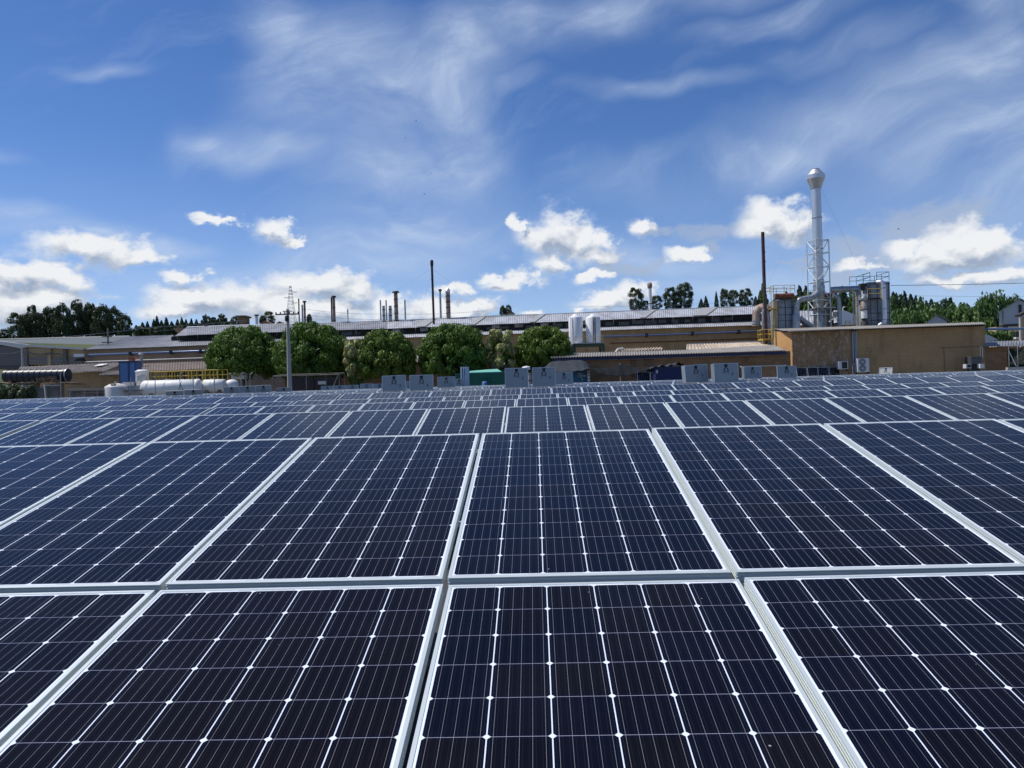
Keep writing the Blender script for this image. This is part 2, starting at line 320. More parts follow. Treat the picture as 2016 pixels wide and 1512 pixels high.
# photovoltaic laminate: cells, busbars and backsheet laid out in metres on the UV map
def cellmat():
    mt, nt, b = base_mat('solar_cells_under_glass')
    uv = nt.n('ShaderNodeUVMap').outputs[0]
    sp = nt.n('ShaderNodeSeparateXYZ'); nt.put(sp.inputs[0], uv)
    X, Y = sp.outputs[0], sp.outputs[1]
    C = 0.1595
    cx = nt.m('DIVIDE', nt.m('SUBTRACT', X, (0.992 - 6 * C) / 2), C)
    cy = nt.m('DIVIDE', nt.m('SUBTRACT', Y, (1.956 - 12 * C) / 2), C)
    fx = nt.m('FRACT', cx); fy = nt.m('FRACT', cy)
    ex = nt.m('MULTIPLY', nt.m('MINIMUM', fx, nt.m('SUBTRACT', 1.0, fx)), C)
    ey = nt.m('MULTIPLY', nt.m('MINIMUM', fy, nt.m('SUBTRACT', 1.0, fy)), C)
    gapx = nt.m('LESS_THAN', ex, 0.0017)
    gapy = nt.m('LESS_THAN', ey, 0.0007)
    dia = nt.m('LESS_THAN', nt.m('ADD', ex, ey), 0.0105)
    inx = nt.m('MULTIPLY', nt.m('GREATER_THAN', cx, 0.0), nt.m('LESS_THAN', cx, 6.0))
    iny = nt.m('MULTIPLY', nt.m('GREATER_THAN', cy, 0.0), nt.m('LESS_THAN', cy, 12.0))
    ins = nt.m('MULTIPLY', inx, iny)
    white = nt.m('MAXIMUM', nt.m('SUBTRACT', 1.0, ins), nt.m('MAXIMUM', gapx, dia))
    # five busbars
    bx = nt.m('FRACT', nt.m('MULTIPLY', fx, 5.0))
    bus = nt.m('LESS_THAN', nt.m('ABSOLUTE', nt.m('SUBTRACT', bx, 0.5)), 0.5 * 5 * 0.0009 / C)
    bus = nt.m('MULTIPLY', bus, ins)
    # string ribbons in the end margins
    ym = nt.m('MINIMUM', Y, nt.m('SUBTRACT', 1.956, Y))
    rib = nt.m('MULTIPLY', nt.m('LESS_THAN', nt.m('ABSOLUTE', nt.m('SUBTRACT', ym, 0.0160)), 0.0013),
               nt.m('LESS_THAN', nt.m('FRACT', nt.m('ADD', nt.m('DIVIDE', cx, 2.0), 0.17)), 0.62))
    rib = nt.m('MULTIPLY', rib, inx)
    wn_ = nt.n('ShaderNodeTexWhiteNoise', noise_dimensions='3D')
    cb = nt.n('ShaderNodeCombineXYZ'); nt.put(cb.inputs[0], nt.m('FLOOR', cx)); nt.put(cb.inputs[1], nt.m('FLOOR', cy))
    oi = nt.n('ShaderNodeObjectInfo').outputs['Random']
    nt.put(cb.inputs[2], nt.m('MULTIPLY', oi, 97.0)); nt.put(wn_.inputs[0], cb.outputs[0])
    rv = wn_.outputs[0]
    cell = nt.mix(nt.ss(rv, 0.3, 1.0), (0.0028, 0.0035, 0.0085, 1), (0.0045, 0.0036, 0.0042, 1))
    cell = nt.mix(nt.ss(oi, 0.35, 1.0, 0.0, 0.75), cell, (0.0026, 0.0046, 0.0135, 1))
    cell = nt.mix(nt.ss(oi, 0.35, 0.0, 0.0, 0.8), cell, (0.0052, 0.0036, 0.0036, 1))
    # blue rim of the antireflective coat
    rim = nt.ss(nt.m('MINIMUM', ex, ey), 0.014, 0.002, 0, 0.6)
    cell = nt.mix(rim, cell, (0.0025, 0.0042, 0.020, 1))
    col = nt.mix(nt.m('MULTIPLY', bus, 0.55), cell, (0.42, 0.42, 0.47, 1))
    # fine contact fingers read only as a faint stripe tone
    fing = nt.m('LESS_THAN', nt.m('ABSOLUTE', nt.m('SUBTRACT', nt.m('FRACT', nt.m('MULTIPLY', fx, 10.0)), 0.5)), 0.03)
    col = nt.mix(nt.m('MULTIPLY', fing, 0.05), col, (0.25, 0.25, 0.3, 1))
    col = nt.mix(nt.m('MULTIPLY', gapy, 0.75), col, (0.50, 0.50, 0.56, 1))
    col = nt.mix(white, col, (0.76, 0.82, 0.88, 1))
    col = nt.mix(rib, col, (0.25, 0.29, 0.34, 1))
    # specks of dirt and a film of dust
    ob = nt.vm('ADD', uv, nt.vm('MULTIPLY', nt.n('ShaderNodeObjectInfo').outputs['Location'], (7.3, 5.1, 0)))
    vo = nt.n('ShaderNodeTexVoronoi', feature='F1'); nt.put(vo.inputs['Vector'], ob); vo.inputs['Scale'].default_value = 16
    sepc = nt.n('ShaderNodeSeparateColor'); nt.put(sepc.inputs[0], vo.outputs['Color'])
    speck = nt.m('MULTIPLY', nt.m('LESS_THAN', vo.outputs['Distance'], nt.m('MULTIPLY', sepc.outputs[1], 0.055)), nt.m('GREATER_THAN', sepc.outputs[0], 0.55))
    col = nt.mix(nt.m('MULTIPLY', speck, 0.8), col, (0.34, 0.35, 0.34, 1))
    dust = nt.ss(nt.noise(ob, 2.3, 7, 0.65), 0.35, 0.8, 0.001, 0.009)
    col = nt.mix(dust, col, (0.42, 0.41, 0.40, 1))
    nt.put(b.inputs['Base Color'], col)
    rg = nt.m('ADD', nt.m('MULTIPLY', nt.noise(ob, 3.7, 5), 0.10), 0.07)
    nt.put(b.inputs['Roughness'], nt.m('ADD', rg, nt.m('MULTIPLY', speck, 0.5)))
    b.inputs['IOR'].default_value = 1.22
    return mt
MT['cells'] = cellmat()

# ------------------------------------------------------------------ geometry helpers
def L(u, v, Y):
    """point seen at photo pixel (u, v) standing Y metres ahead of the camera"""
    du, dv = u - 1008, 756 - v
    x = du * c_ + dv * s_; z = -du * s_ + dv * c_
    return Vector((x / F * Y, Y, z / F * Y + CZ))
def LK(u, v, Y0, k=-0.055):
    """the same on a facade that comes nearer to the right"""
    return L(u, v, Y0 / (1 - k * (u - 1008) / F))
def G(u, Y, z=0.0):
    p = L(u, 756, Y); 
    return Vector(((u - 1008) / F * Y + 0.0 * Y, Y, z))

class MB:
    def __init__(s): s.v = []; s.f = []; s.mi = []; s.cur = 0; s.sm = []
    def add(s, vs, fs, smooth=False):
        o = len(s.v); s.v += [tuple(x) for x in vs]
        for f in fs: s.f.append(tuple(i + o for i in f)); s.mi.append(s.cur); s.sm.append(smooth)
        return s
    def box(s, a, b):
        x0, y0, z0 = a; x1, y1, z1 = b
        return s.add([(x0, y0, z0), (x1, y0, z0), (x1, y1, z0), (x0, y1, z0), (x0, y0, z1), (x1, y0, z1), (x1, y1, z1), (x0, y1, z1)],
                     [(0, 3, 2, 1), (4, 5, 6, 7), (0, 1, 5, 4), (1, 2, 6, 5), (2, 3, 7, 6), (3, 0, 4, 7)])
    def hexa(s, p):      # 8 points: bottom ring, top ring
        return s.add(p, [(0, 3, 2, 1), (4, 5, 6, 7), (0, 1, 5, 4), (1, 2, 6, 5), (2, 3, 7, 6), (3, 0, 4, 7)])
    def quad(s, a, b, c, d): return s.add([a, b, c, d], [(0, 1, 2, 3)])
    def prism(s, pts, dv):
        """polygon pts extruded by the vector dv"""
        n = len(pts); dv = Vector(dv)
        q = [Vector(p) + dv for p in pts]
        return s.add(list(pts) + q, [tuple(range(n))[::-1], tuple(range(n, 2 * n))] + [(i, (i + 1) % n, n + (i + 1) % n, n + i) for i in range(n)])
    def bar(s, a, b, r, r2=None, n=8, smooth=True, caps=True):
        a = Vector(a); b = Vector(b); r2 = r if r2 is None else r2
        d = (b - a)
        if d.length < 1e-6: return s
        q = d.to_track_quat('Z', 'Y')
        vs = []
        for (c, rr) in ((a, r), (b, r2)):
            for i in range(n):
                t = 2 * pi * (i + 0.5) / n
                vs.append(c + q @ Vector((cos(t) * rr, sin(t) * rr, 0)))
        fs = [(i, (i + 1) % n, n + (i + 1) % n, n + i) for i in range(n)]
        s.add(vs, fs, smooth and n > 4)
        if caps: s.add(vs[:n], [tuple(range(n))[::-1]]); s.add(vs[n:], [tuple(range(n))])
        return s
    def lathe(s, c, prof, n=20, axis=(0, 0, 1), smooth=True):
        """prof: list of (radius, distance along the axis)"""
        c = Vector(c); q = Vector(axis).to_track_quat('Z', 'Y'); vs = []
        for (r, h) in prof:
            for i in range(n):
                t = 2 * pi * i / n; vs.append(c + q @ Vector((cos(t) * r, sin(t) * r, h)))
        fs = []
        for k in range(len(prof) - 1):
            for i in range(n): fs.append((k * n + i, k * n + (i + 1) % n, (k + 1) * n + (i + 1) % n, (k + 1) * n + i))
        s.add(vs, fs, smooth)
        s.add(vs[:n], [tuple(range(n))[::-1]]); s.add(vs[-n:], [tuple(range(n))])
        return s
    def path(s, pts, r, n=10, sub=0, smooth=True):
        """round pipe along a polyline, corners rounded by sub"""
        P_ = [Vector(p) for p in pts]
        if sub:
            for _ in range(sub):
                q = [P_[0]]
                for i in range(len(P_) - 1):
                    a, b = P_[i], P_[i + 1]
                    if i > 0: q.append(a.lerp(b, 0.25))
                    if i < len(P_) - 2: q.append(a.lerp(b, 0.75))
                q.append(P_[-1]); P_ = q
        vs = []; up = Vector((0.03, 0.02, 1))
        for i, p in enumerate(P_):
            d = (P_[min(i + 1, len(P_) - 1)] - P_[max(i - 1, 0)]).normalized()
            if i == 0:
                x = d.orthogonal().normalized()
            else:
                x = (x - d * x.dot(d)).normalized()
            y = d.cross(x)
            for j in range(n):
                t = 2 * pi * j / n; vs.append(p + x * cos(t) * r + y * sin(t) * r)
        fs = []
        for k in range(len(P_) - 1):
            for j in range(n): fs.append((k * n + j, k * n + (j + 1) % n, (k + 1) * n + (j + 1) % n, (k + 1) * n + j))
        s.add(vs, fs, smooth)
        s.add(vs[:n], [tuple(range(n))[::-1]]); s.add(vs[-n:], [tuple(range(n))])
        return s
    def corr(s, a, b, c, d, pitch=0.30, amp=0.03, thick=0.02, per=6):
        """corrugated sheet a-b (front edge, left to right), d-c (back edge)"""
        a, b, c, d = Vector(a), Vector(b), Vector(c), Vector(d)
        n = max(2, int((b - a).length / pitch)); N = n * per
        nrm = (b - a).cross(d - a).normalized()
        if nrm.z < 0: nrm = -nrm
        top = []; bot = []
        for i in range(N + 1):
            t = i / N; o = nrm * amp * sin(2 * pi * t * n)
            for (p, q) in ((a, b), (d, c)):
                w_ = p.lerp(q, t) + o; top.append(w_); bot.append(w_ - nrm * thick)
        m_ = len(top); fs = []
        for i in range(N):
            k = i * 2
            fs.append((k, k + 2, k + 3, k + 1)); fs.append((m_ + k, m_ + k + 1, m_ + k + 3, m_ + k + 2))
            fs.append((k, m_ + k, m_ + k + 2, k + 2)); fs.append((k + 1, k + 3, m_ + k + 3, m_ + k + 1))
        fs.append((0, 1, m_ + 1, m_)); fs.append((m_ - 2, 2 * m_ - 2, 2 * m_ - 1, m_ - 1))
        return s.add(top + bot, fs, False)
    def build(s, name, mats, parent=None, loc=None):
        me = bpy.data.meshes.new(name)
        off = Vector((0, 0, 0))
        if parent is not None: off = parent['_w'] if '_w' in parent else Vector(parent.location)
        off = Vector(off)
        if loc is not None: org = Vector(loc)
        else: org = off
        me.from_pydata([tuple(Vector(p) - org) for p in s.v], [], s.f)
        if not isinstance(mats, (list, tuple)): mats = [mats]
        for m_ in mats: me.materials.append(MT[m_] if isinstance(m_, str) else m_)
        me.polygons.foreach_set('material_index', s.mi); me.polygons.foreach_set('use_smooth', s.sm)
        me.update()
        o = bpy.data.objects.new(name, me); COL.objects.link(o)
        o.location = org - off if parent is not None else org
        if parent is not None: o.parent = parent
        WORLD[o.name] = org
        return o
WORLD = {}
def tag(o, label, cat, group=None):
    o['label'] = label; o['category'] = cat
    if group: o['group'] = group
    return o
def thing(name, loc, label, cat, group=None):
    o = bpy.data.objects.new(name, None); COL.objects.link(o); o.location = loc; o.empty_display_size = 0.3
    return tag(o, label, cat, group)
def sub(mb, name, mats, part):
    """a sub-part under a part that was built under a thing"""
    org = WORLD[part.name]
    me_o = mb.build(name, mats, None, loc=org)
    me_o.parent = part; me_o.location = (0, 0, 0)
    return me_o
def struct(o): o['kind'] = 'structure'; return o
def copy_tree(o, parent=None):
    c = o.copy(); COL.objects.link(c)
    if parent is not None: c.parent = parent
    for ch in o.children: copy_tree(ch, c)
    return c

# ------------------------------------------------------------------ the ground and the hills
g = MB(); g.quad((-2500, -60, 0), (2500, -60, 0), (2500, 4000, 0), (-2500, 4000, 0))
struct(g.build('ground', 'ground'))
MT['deck'] = M('array_shade_grey', (0.055, 0.057, 0.06), 0.9, 0, var=0.3, scale=1.0, col2=(0.035, 0.035, 0.036))
g = MB(); g.quad((-75, -12, 0.004), (75, -12, 0.004), (75, 61.5, 0.004), (-75, 61.5, 0.004)); struct(g.build('array_shade_sheet', 'deck'))  # dark sheet: shade under the panels put into the ground colour
HP = [(-900, 668), (0, 669), (120, 667), (250, 662), (330, 655), (430, 646), (520, 642), (700, 636), (1000, 622), (1200, 615), (1500, 604),
      (1660, 612), (1760, 628), (1900, 640), (2016, 640), (3000, 640)]
def hill_h(x, y):
    """height of the land behind the factory"""
    u = 1008 + x / max(y, 50) * F
    u = min(max(u, -899), 2999)
    for i in range(len(HP) - 1):
        if HP[i][0] <= u <= HP[i + 1][0]:
            t = (u - HP[i][0]) / (HP[i + 1][0] - HP[i][0]); v = HP[i][1] * (1 - t) + HP[i + 1][1] * t; break
    top = L(u, v, 220).z
    t = min(max((y - 125) / 95, 0), 1); t = t * t * (3 - 2 * t)
    return top * t
g = MB(); nx, ny = 120, 26
for j in range(ny + 1):
    for i in range(nx + 1):
        y = 120 + 180 * (j / ny) ** 1.2; x = -300 + 600 * i / nx
        g.v.append((x, y, hill_h(x, y) - 0.05 - (0 if j < ny else 3)))
for j in range(ny):
    for i in range(nx):
        a = j * (nx + 1) + i; g.f.append((a, a + 1, a + nx + 2, a + nx + 1)); g.mi.append(0); g.sm.append(True)
struct(g.build('hills', 'grass'))

# ------------------------------------------------------------------ the solar array
PW, PL, PT, PITCH = 0.992, 1.956, 0.040, 1.012
YAW, TILT = R(1.81), R(11.45)
rd = Vector((cos(YAW), -sin(YAW), 0)); bk = Vector((sin(YAW), cos(YAW), 0))
ud = bk * cos(TILT) + Vector((0, 0, sin(TILT))); nd = rd.cross(ud)
ROT = Matrix((rd, ud, nd)).transposed().to_4x4()

def frame_mb(m=None, o=Vector((0, 0, 0))):
    m = m or MB(); lw = 0.0115
    def bx(a, b): m.box(a, b)
    bx((0, 0, 0), (lw, PL, PT)); bx((PW - lw, 0, 0), (PW, PL, PT))
    bx((0, -0.008, PT - .0025), (PW, 0, PT)); bx((0, -0.012, 0), (PW, 0, 0.002))
    for y0 in (0, PL - lw):
        bx((lw, y0, 0), (PW - lw, y0 + lw, PT))
    # extruded ribs along the outer faces
    for z in (0.006, 0.0175, 0.029):
        bx((0.0, -0.006, z), (PW, 0.0, z + 0.003))
        bx((-0.0016, 0.002, z), (0.0, PL - 0.002, z + 0.003)); bx((PW, 0.002, z), (PW + 0.0016, PL - 0.002, z + 0.003))
    return m
def uvplane(me, w_, l_):
    uvl = me.uv_layers.new(name='UVMap')
    for lp in me.loops:
        co = me.vertices[lp.vertex_index].co; uvl.data[lp.index].uv = (co.x, co.y)
def laminate_mb():
    m = MB(); e = 0.0113
    m.box((e, e, PT - 0.008), (PW - e, PL - e, PT - 0.0018)); return m
FRAME_ME = frame_mb().build('frame', 'alu').data
o = laminate_mb().build('cell_sheet', 'cells'); uvplane(o.data, PW, PL); CELL_ME = o.data
for x in [ob for ob in COL.objects if ob.name in ('frame', 'cell_sheet')]: bpy.data.objects.remove(x)
# one-mesh version for panels too far off to show their parts
m = MB(); m.box((0, 0, 0), (PW, PL, PT - 0.003)); m.cur = 0
lw = 0.0115
for a, b in (((0, 0, PT - .0029), (lw, PL, PT)), ((PW - lw, 0, PT - .0029), (PW, PL, PT)), ((lw, 0, PT - .0029), (PW - lw, lw, PT)), ((lw, PL - lw, PT - .0029), (PW - lw, PL, PT))): m.box(a, b)
m.cur = 1; m.quad((lw, lw, PT - .0018), (PW - lw, lw, PT - .0018), (PW - lw, PL - lw, PT - .0018), (lw, PL - lw, PT - .0018))
o = m.build('solar_panel', ['alu', 'cells']); uvplane(o.data, PW, PL); FAR_ME = o.data; bpy.data.objects.remove(o)

def project(p):
    x, y, z = p.x, p.y, p.z - CZ
    if y < 0.15: return None
    a, b = F * x / y, F * z / y
    return 1008 + a * c_ - b * s_, 756 - (a * s_ + b * c_)
#   row: (s of one seam, Y of the top edge, height of the top edge below the lens)
ROWS = [(-1.26, 2.679, -.685), (-2.22, 4.66, -.288), (-5.134, 10.05, -.292), (-1.947, 15.511, -.301), (.201, 20.996, -.290),
        (.313, 26.417, -.165), (2.527, 32.043, -.155), (2.618, 37.435, -.111), (.75, 42.85, -.092), (.88, 48.25, -.072),
        (1.0, 53.65, -.058), (1.1, 59.05, -.050)]
GAP = {2: -6.146, 3: -5.995, 4: -5.871, 5: -5.76}
ORD = ['first', 'second', 'third', 'fourth', 'fifth', 'sixth', 'seventh', 'eighth', 'ninth', 'tenth', 'eleventh', 'twelfth', 'thirteenth',
       'fourteenth', 'fifteenth', 'sixteenth', 'seventeenth', 'eighteenth', 'nineteenth']
def ordinal(n):
    if n <= 19: return ORD[n - 1]
    t, r = divmod(n, 10)
    T = {2: 'twent', 3: 'thirt', 4: 'fort', 5: 'fift', 6: 'sixt'}[t]
    return T + 'ieth' if r == 0 else T + 'y ' + ORD[r - 1]
rng = random.Random(3)
stuff = []     # (row matrix) of panels merged into one object
def panel_matrix(ri, s, lower=False):
    x0, y0, h = ROWS[ri]
    T = Vector((s * cos(YAW), y0 - s * sin(YAW), h + CZ))
    org = T - ud * (PL + ((PL + 0.062) if lower else 0)) - nd * PT
    return org
for ri, (x0, y0, h) in enumerate(ROWS):
    half = (y0 + 1) * 0.70 + 1.5
    k0 = int((-half - x0) / PITCH) - 1; k1 = int((half - x0) / PITCH) + 1
    row = []
    for k in range(k0, k1 + 1):
        s = x0 + k * PITCH + 0.010
        g_ = GAP.get(ri)
        if g_ is not None and s < g_: s -= 0.085
        org = panel_matrix(ri, s)
        cs = [org + rd * a * PW + ud * b * PL for a in (0, 1) for b in (0, 1)]
        if ri < 2: cs += [org + rd * a * PW + ud * b * PL for a in (0, .5, 1) for b in (.25, .5, .75)]
        vis = False
        for c in cs:
            q = project(c)
            if q and -4 < q[0] < 2020 and q[1] < 1516: vis = True
        if vis: row.append((k, org))
        if ri >= 2 and abs(s) < half - 1: stuff.append(panel_matrix(ri, s, True))
    if ri >= 8:
        stuff += [org for k, org in row]; continue
    for i, (k, org) in enumerate(row):
        lab = 'dark blue solar panel, %s from the left in the %s row from the camera' % (ordinal(i + 1), ordinal(ri + 1))
        mw = Matrix.Translation(org) @ ROT @ Matrix.Rotation(R(rng.uniform(-.12, .12)), 4, 'Y') @ Matrix.Rotation(R(rng.uniform(-.10, .10)), 4, 'X')
        if ri < 6:
            t = bpy.data.objects.new('solar_panel', None); t.empty_display_size = 0.2; COL.objects.link(t)
            for nm, me in (('frame', FRAME_ME), ('cell_sheet', CELL_ME)):
                c = bpy.data.objects.new(nm, me); COL.objects.link(c); c.parent = t
        else:
            t = bpy.data.objects.new('solar_panel', FAR_ME); COL.objects.link(t)
        t.matrix_world = mw
        tag(t, lab, 'solar panel', 'solar panels laid in long tilted rows')
# the far rows and the rows hidden in front of each ridge, one object
import numpy as np
fv = np.array([v.co[:] for v in FAR_ME.vertices]); fp = [tuple(p.vertices) for p in FAR_ME.polygons]; fm = [p.material_index for p in FAR_ME.polygons]
R3 = np.array(ROT.to_3x3()); V = []; Fc = []; Mi = []; UV = []
for i, org in enumerate(stuff):
    V.append(fv @ R3.T + np.array(org)); Fc += [tuple(a + i * len(fv) for a in f) for f in fp]; Mi += fm
    for f in fp: UV += [(fv[a][0], fv[a][1]) for a in f]
me = bpy.data.meshes.new('distant_solar_panels'); me.from_pydata(np.concatenate(V).tolist(), [], Fc)
me.materials.append(MT['alu']); me.materials.append(MT['cells']); me.polygons.foreach_set('material_index', Mi)
ul = me.uv_layers.new(name='UVMap'); ul.data.foreach_set('uv', np.array(UV).ravel())
o = bpy.data.objects.new('distant_solar_panels', me); COL.objects.link(o)
tag(o, 'thin far rows of tilted solar panels seen edge on at the back of the array', 'solar panels'); o['kind'] = 'stuff'
# mounting rails and posts under every table
for ri, (x0, y0, h) in enumerate(ROWS):
    if ri == 0: continue
    half = (y0 + 1) * 0.72 + 1.0
    T = Vector((0, y0, h + CZ)); m = MB(); org0 = Vector((0, y0, 0))
    for d in (0.35, 1.55, 2.40, 3.60):
        c = T - ud * d - nd * (PT + 0.045)
        a = c - rd * half; b = c + rd * half; e = (ud * 0.02, nd * 0.02)
        p = [a - e[0] - e[1], b - e[0] - e[1], b + e[0] - e[1], a + e[0] - e[1], a - e[0] + e[1], b - e[0] + e[1], b + e[0] + e[1], a + e[0] + e[1]]
        m.hexa(p)
    rk = thing('mounting_rack', (0, y0, 0), 'galvanised steel rack carrying the %s ridge of solar panels from the camera' % ordinal(ri), 'rack', 'racks under the solar panels')
    m.build('rail', 'alu_dark', rk)
    n = int(2 * half / 3); pm = MB()
    for i in range(n + 1):
        for d in (1.3, 3.3):
            c = T - ud * d - nd * (PT + 0.08) + rd * (-half + i * 3.0 + 0.5)
            pm.bar((c.x, c.y, 0), c, 0.022, n=6)
    pm.build('support_post', 'alu_dark', rk)['kind'] = 'stuff'

# ------------------------------------------------------------------ panels standing on edge among the rows, backs to the camera
def upright_proto():
    t = thing('upright_solar_panel', (0, 0, 0), 'x', 'solar panel')
    m = MB(); lw = 0.028
    m.box((-PW / 2, 0, 0), (-PW / 2 + lw, PT, PL)); m.box((PW / 2 - lw, 0, 0), (PW / 2, PT, PL))
    m.box((-PW / 2 + lw, 0, 0), (PW / 2 - lw, PT, lw)); m.box((-PW / 2 + lw, 0, PL - lw), (PW / 2 - lw, PT, PL))
    m.build('frame', 'alu', t)
    m = MB(); m.box((-PW / 2 + lw, 0.026, lw), (PW / 2 - lw, 0.032, PL - lw)); m.build('backsheet', 'backsheet', t)
    m = MB(); m.box((-PW / 2 + lw, 0.0325, lw), (PW / 2 - lw, 0.037, PL - lw)); o = m.build('cell_sheet', 'cells', t)
    uvl = o.data.uv_layers.new(name='UVMap')
    for lp in o.data.loops:
        co = o.data.vertices[lp.vertex_index].co; uvl.data[lp.index].uv = (co.x + PW / 2, co.z)
    m = MB(); m.box((-0.055, 0.002, PL - 0.15), (0.055, 0.0255, PL - 0.035)); jb = m.build('junction_box', 'black', t)
    cm = MB(); cz = PL - 0.27
    ring = [Vector((0.085 * cos(a), 0.012, cz + 0.085 * sin(a))) for a in [i * pi / 9 for i in range(19)]]
    cm.path(ring, 0.010, 6)
    cm.path([(-0.03, 0.012, PL - 0.15), (-0.05, 0.012, cz + 0.05), (-0.08, 0.012, cz - 0.04), (-0.13, 0.012, cz - 0.15)], 0.006, 6)
    cm.path([(0.03, 0.012, PL - 0.15), (0.05, 0.012, cz + 0.05), (0.08, 0.012, cz - 0.05), (0.10, 0.012, cz - 0.15)], 0.006, 6)
    sub(cm, 'cable_coil', 'black', jb)
    m = MB(); m.box((0.22, 0.0245, PL - 0.50), (0.29, 0.0258, PL - 0.38)); m.build('rating_label', 'label', t)
    return t
UP = upright_proto(); UP_used = [False]
def upright(u, vtop, Y, label, lean=4, yaw=0, width=None, group='solar panels standing on edge with grey backs showing', roll=0):
    t = UP if not UP_used[0] else copy_tree(UP)
    UP_used[0] = True
    top = L(u, vtop, Y)
    t.rotation_euler = (R(-lean), R(roll), R(yaw))
    rot = t.rotation_euler.to_matrix()
    t.location = top - rot @ Vector((0, 0, PL))
    tag(t, label, 'solar panel', group)
    return t
upright(775, 739, 32.5, 'upright panel with grey back, left of the pair before the third round tree', yaw=3, roll=-.8)
upright(829.3, 738, 32.5, 'upright panel with grey back, right of the pair before the third round tree')
upright(808, 750.5, 43.6, 'upright panel half hidden in the slot between the pair before the third tree', yaw=2)
upright(878.5, 741.5, 43.6, 'upright panel with grey back, left of the pale pipes and near the green container')
upright(903.5, 746, 54.4, 'small distant upright panel standing right before the pale pipes', lean=5)
upright(1016.5, 724.5, 33.0, 'upright panel with grey back overlapping the right end of the green container', yaw=1)
upright(1070.5, 723, 33.2, 'upright panel with grey back just left of the grey tarpaulin')
upright(1110, 733, 43.6, 'upright panel under the hanging edge of the grey tarpaulin', lean=3)
upright(1369.5, 718, 32.4, 'upright panel with grey back before the right end of the navy container', yaw=8, roll=-2.2)
upright(1429, 715, 31.6, 'tallest upright panel with grey back, between the navy container and its smaller neighbour', yaw=0)
upright(1481.5, 721.5, 43.2, 'upright panel with grey back below the right end of the low corrugated roof', yaw=2)
upright(1548.5, 720, 39.4, 'upright panel with grey back in front of the orange wall strip', yaw=2)
# further panels leaned in the same packets, seen as stacked edges
for (u, v, Y, n, y_, rl, what) in ((1369.5, 718, 32.4, 3, 8, -2.2, 'navy container'), (1429, 715, 31.6, 3, 0, 0, 'tallest upright panel'), (1481.5, 721.5, 43.2, 2, 2, 0, 'low corrugated roof end')):
    for i in range(1, n + 1):
        upright(u - 1.8 * i, v + .4 * i, Y + 0.06 * i, '%s edge behind the front panel of the upright packet by the %s' % (ORD[i - 1], what), yaw=y_, roll=rl, group='panels stacked behind upright ones')
upright(343, 769.5, 43.6, 'low leaning grey panel before the long white tank, left one of two', lean=-14)
upright(380, 767, 43.6, 'low leaning grey panel before the long white tank, right one of two', lean=-14)
upright(455.5, 761.5, 49.4, 'leaning panel just right of the white tanks, first of three', lean=-8)
upright(487, 760, 49.4, 'leaning panel right of the white tanks, middle of three', lean=-8, yaw=2)
upright(518, 758.5, 49.4, 'leaning panel right of the white tanks, last of three', lean=-8)
upright(558, 763, 50.4, 'tilted panel whose top corner meets the concrete light pole', lean=-4, yaw=6, roll=-4)
upright(644.5, 760, 60.8, 'far small panel behind the rows, first of three under the frame shelter', yaw=3)
upright(669, 759, 60.8, 'far small panel behind the rows, second of three under the frame shelter', yaw=3)
upright(693.5, 758, 60.8, 'far small panel behind the rows, third of three under the frame shelter', yaw=3)
upright(721.5, 755.5, 60.8, 'far small panel below the pale bush, left of two', yaw=3)
upright(747, 755.5, 60.8, 'far small panel just left of the big upright pair, right of two', yaw=3)
o = upright(1744, 723.5, 60.6, 'small panel turned to the sun with a bright back, before the long olive wall', lean=14, yaw=-48)
# dark fronts of panels propped against the buildings
def propped(u, v, Y, label, yaw=180, lean=-8):
    t = upright(u, v, Y, label, lean=lean, yaw=yaw, group='dark panels propped against the buildings')
    rot = (Matrix.Rotation(R(yaw), 3, 'Z') @ Matrix.Rotation(R(12), 3, 'X'))
    t.rotation_euler = rot.to_euler(); t.location = L(u, v, Y) - rot @ Vector((0, 0, PL))
    return t
propped(1577, 724, 74.6, 'dark panel propped at the stained wall, partly behind the upright grey one', 186)
propped(1599, 723.5, 74.6, 'second dark panel propped along the stained wall', 182)
propped(1619.5, 723, 74.6, 'third dark panel propped along the stained wall')
propped(1642, 722.5, 74.6, 'dark panel propped at the stained wall beside the small air conditioner')
propped(1266, 732.5, 63, 'dark panel leaning under the black shade cloth, left of two', 184)
propped(1292, 733, 62.6, 'dark panel leaning under the black shade cloth, right of two, beside the navy container', 182)

# ================================================================== BUILDINGS
def down(p, z=0.0): return Vector((p.x, p.y, z))
def wall_between(mb, a, b, th=0.25, z=0.0, zt=None):
    """upright wall under the line a-b, thickness away from the camera"""
    a, b = Vector(a), Vector(b); t = Vector((0, th, 0))
    mb.hexa([down(a, z), down(b, z), down(b, z) + t, down(a, z) + t, a, b, b + t, a + t])
def at_y(p, y):
    """keep the height and the bearing-free x of p, moved to depth y"""
    return Vector((p.x, y, p.z))

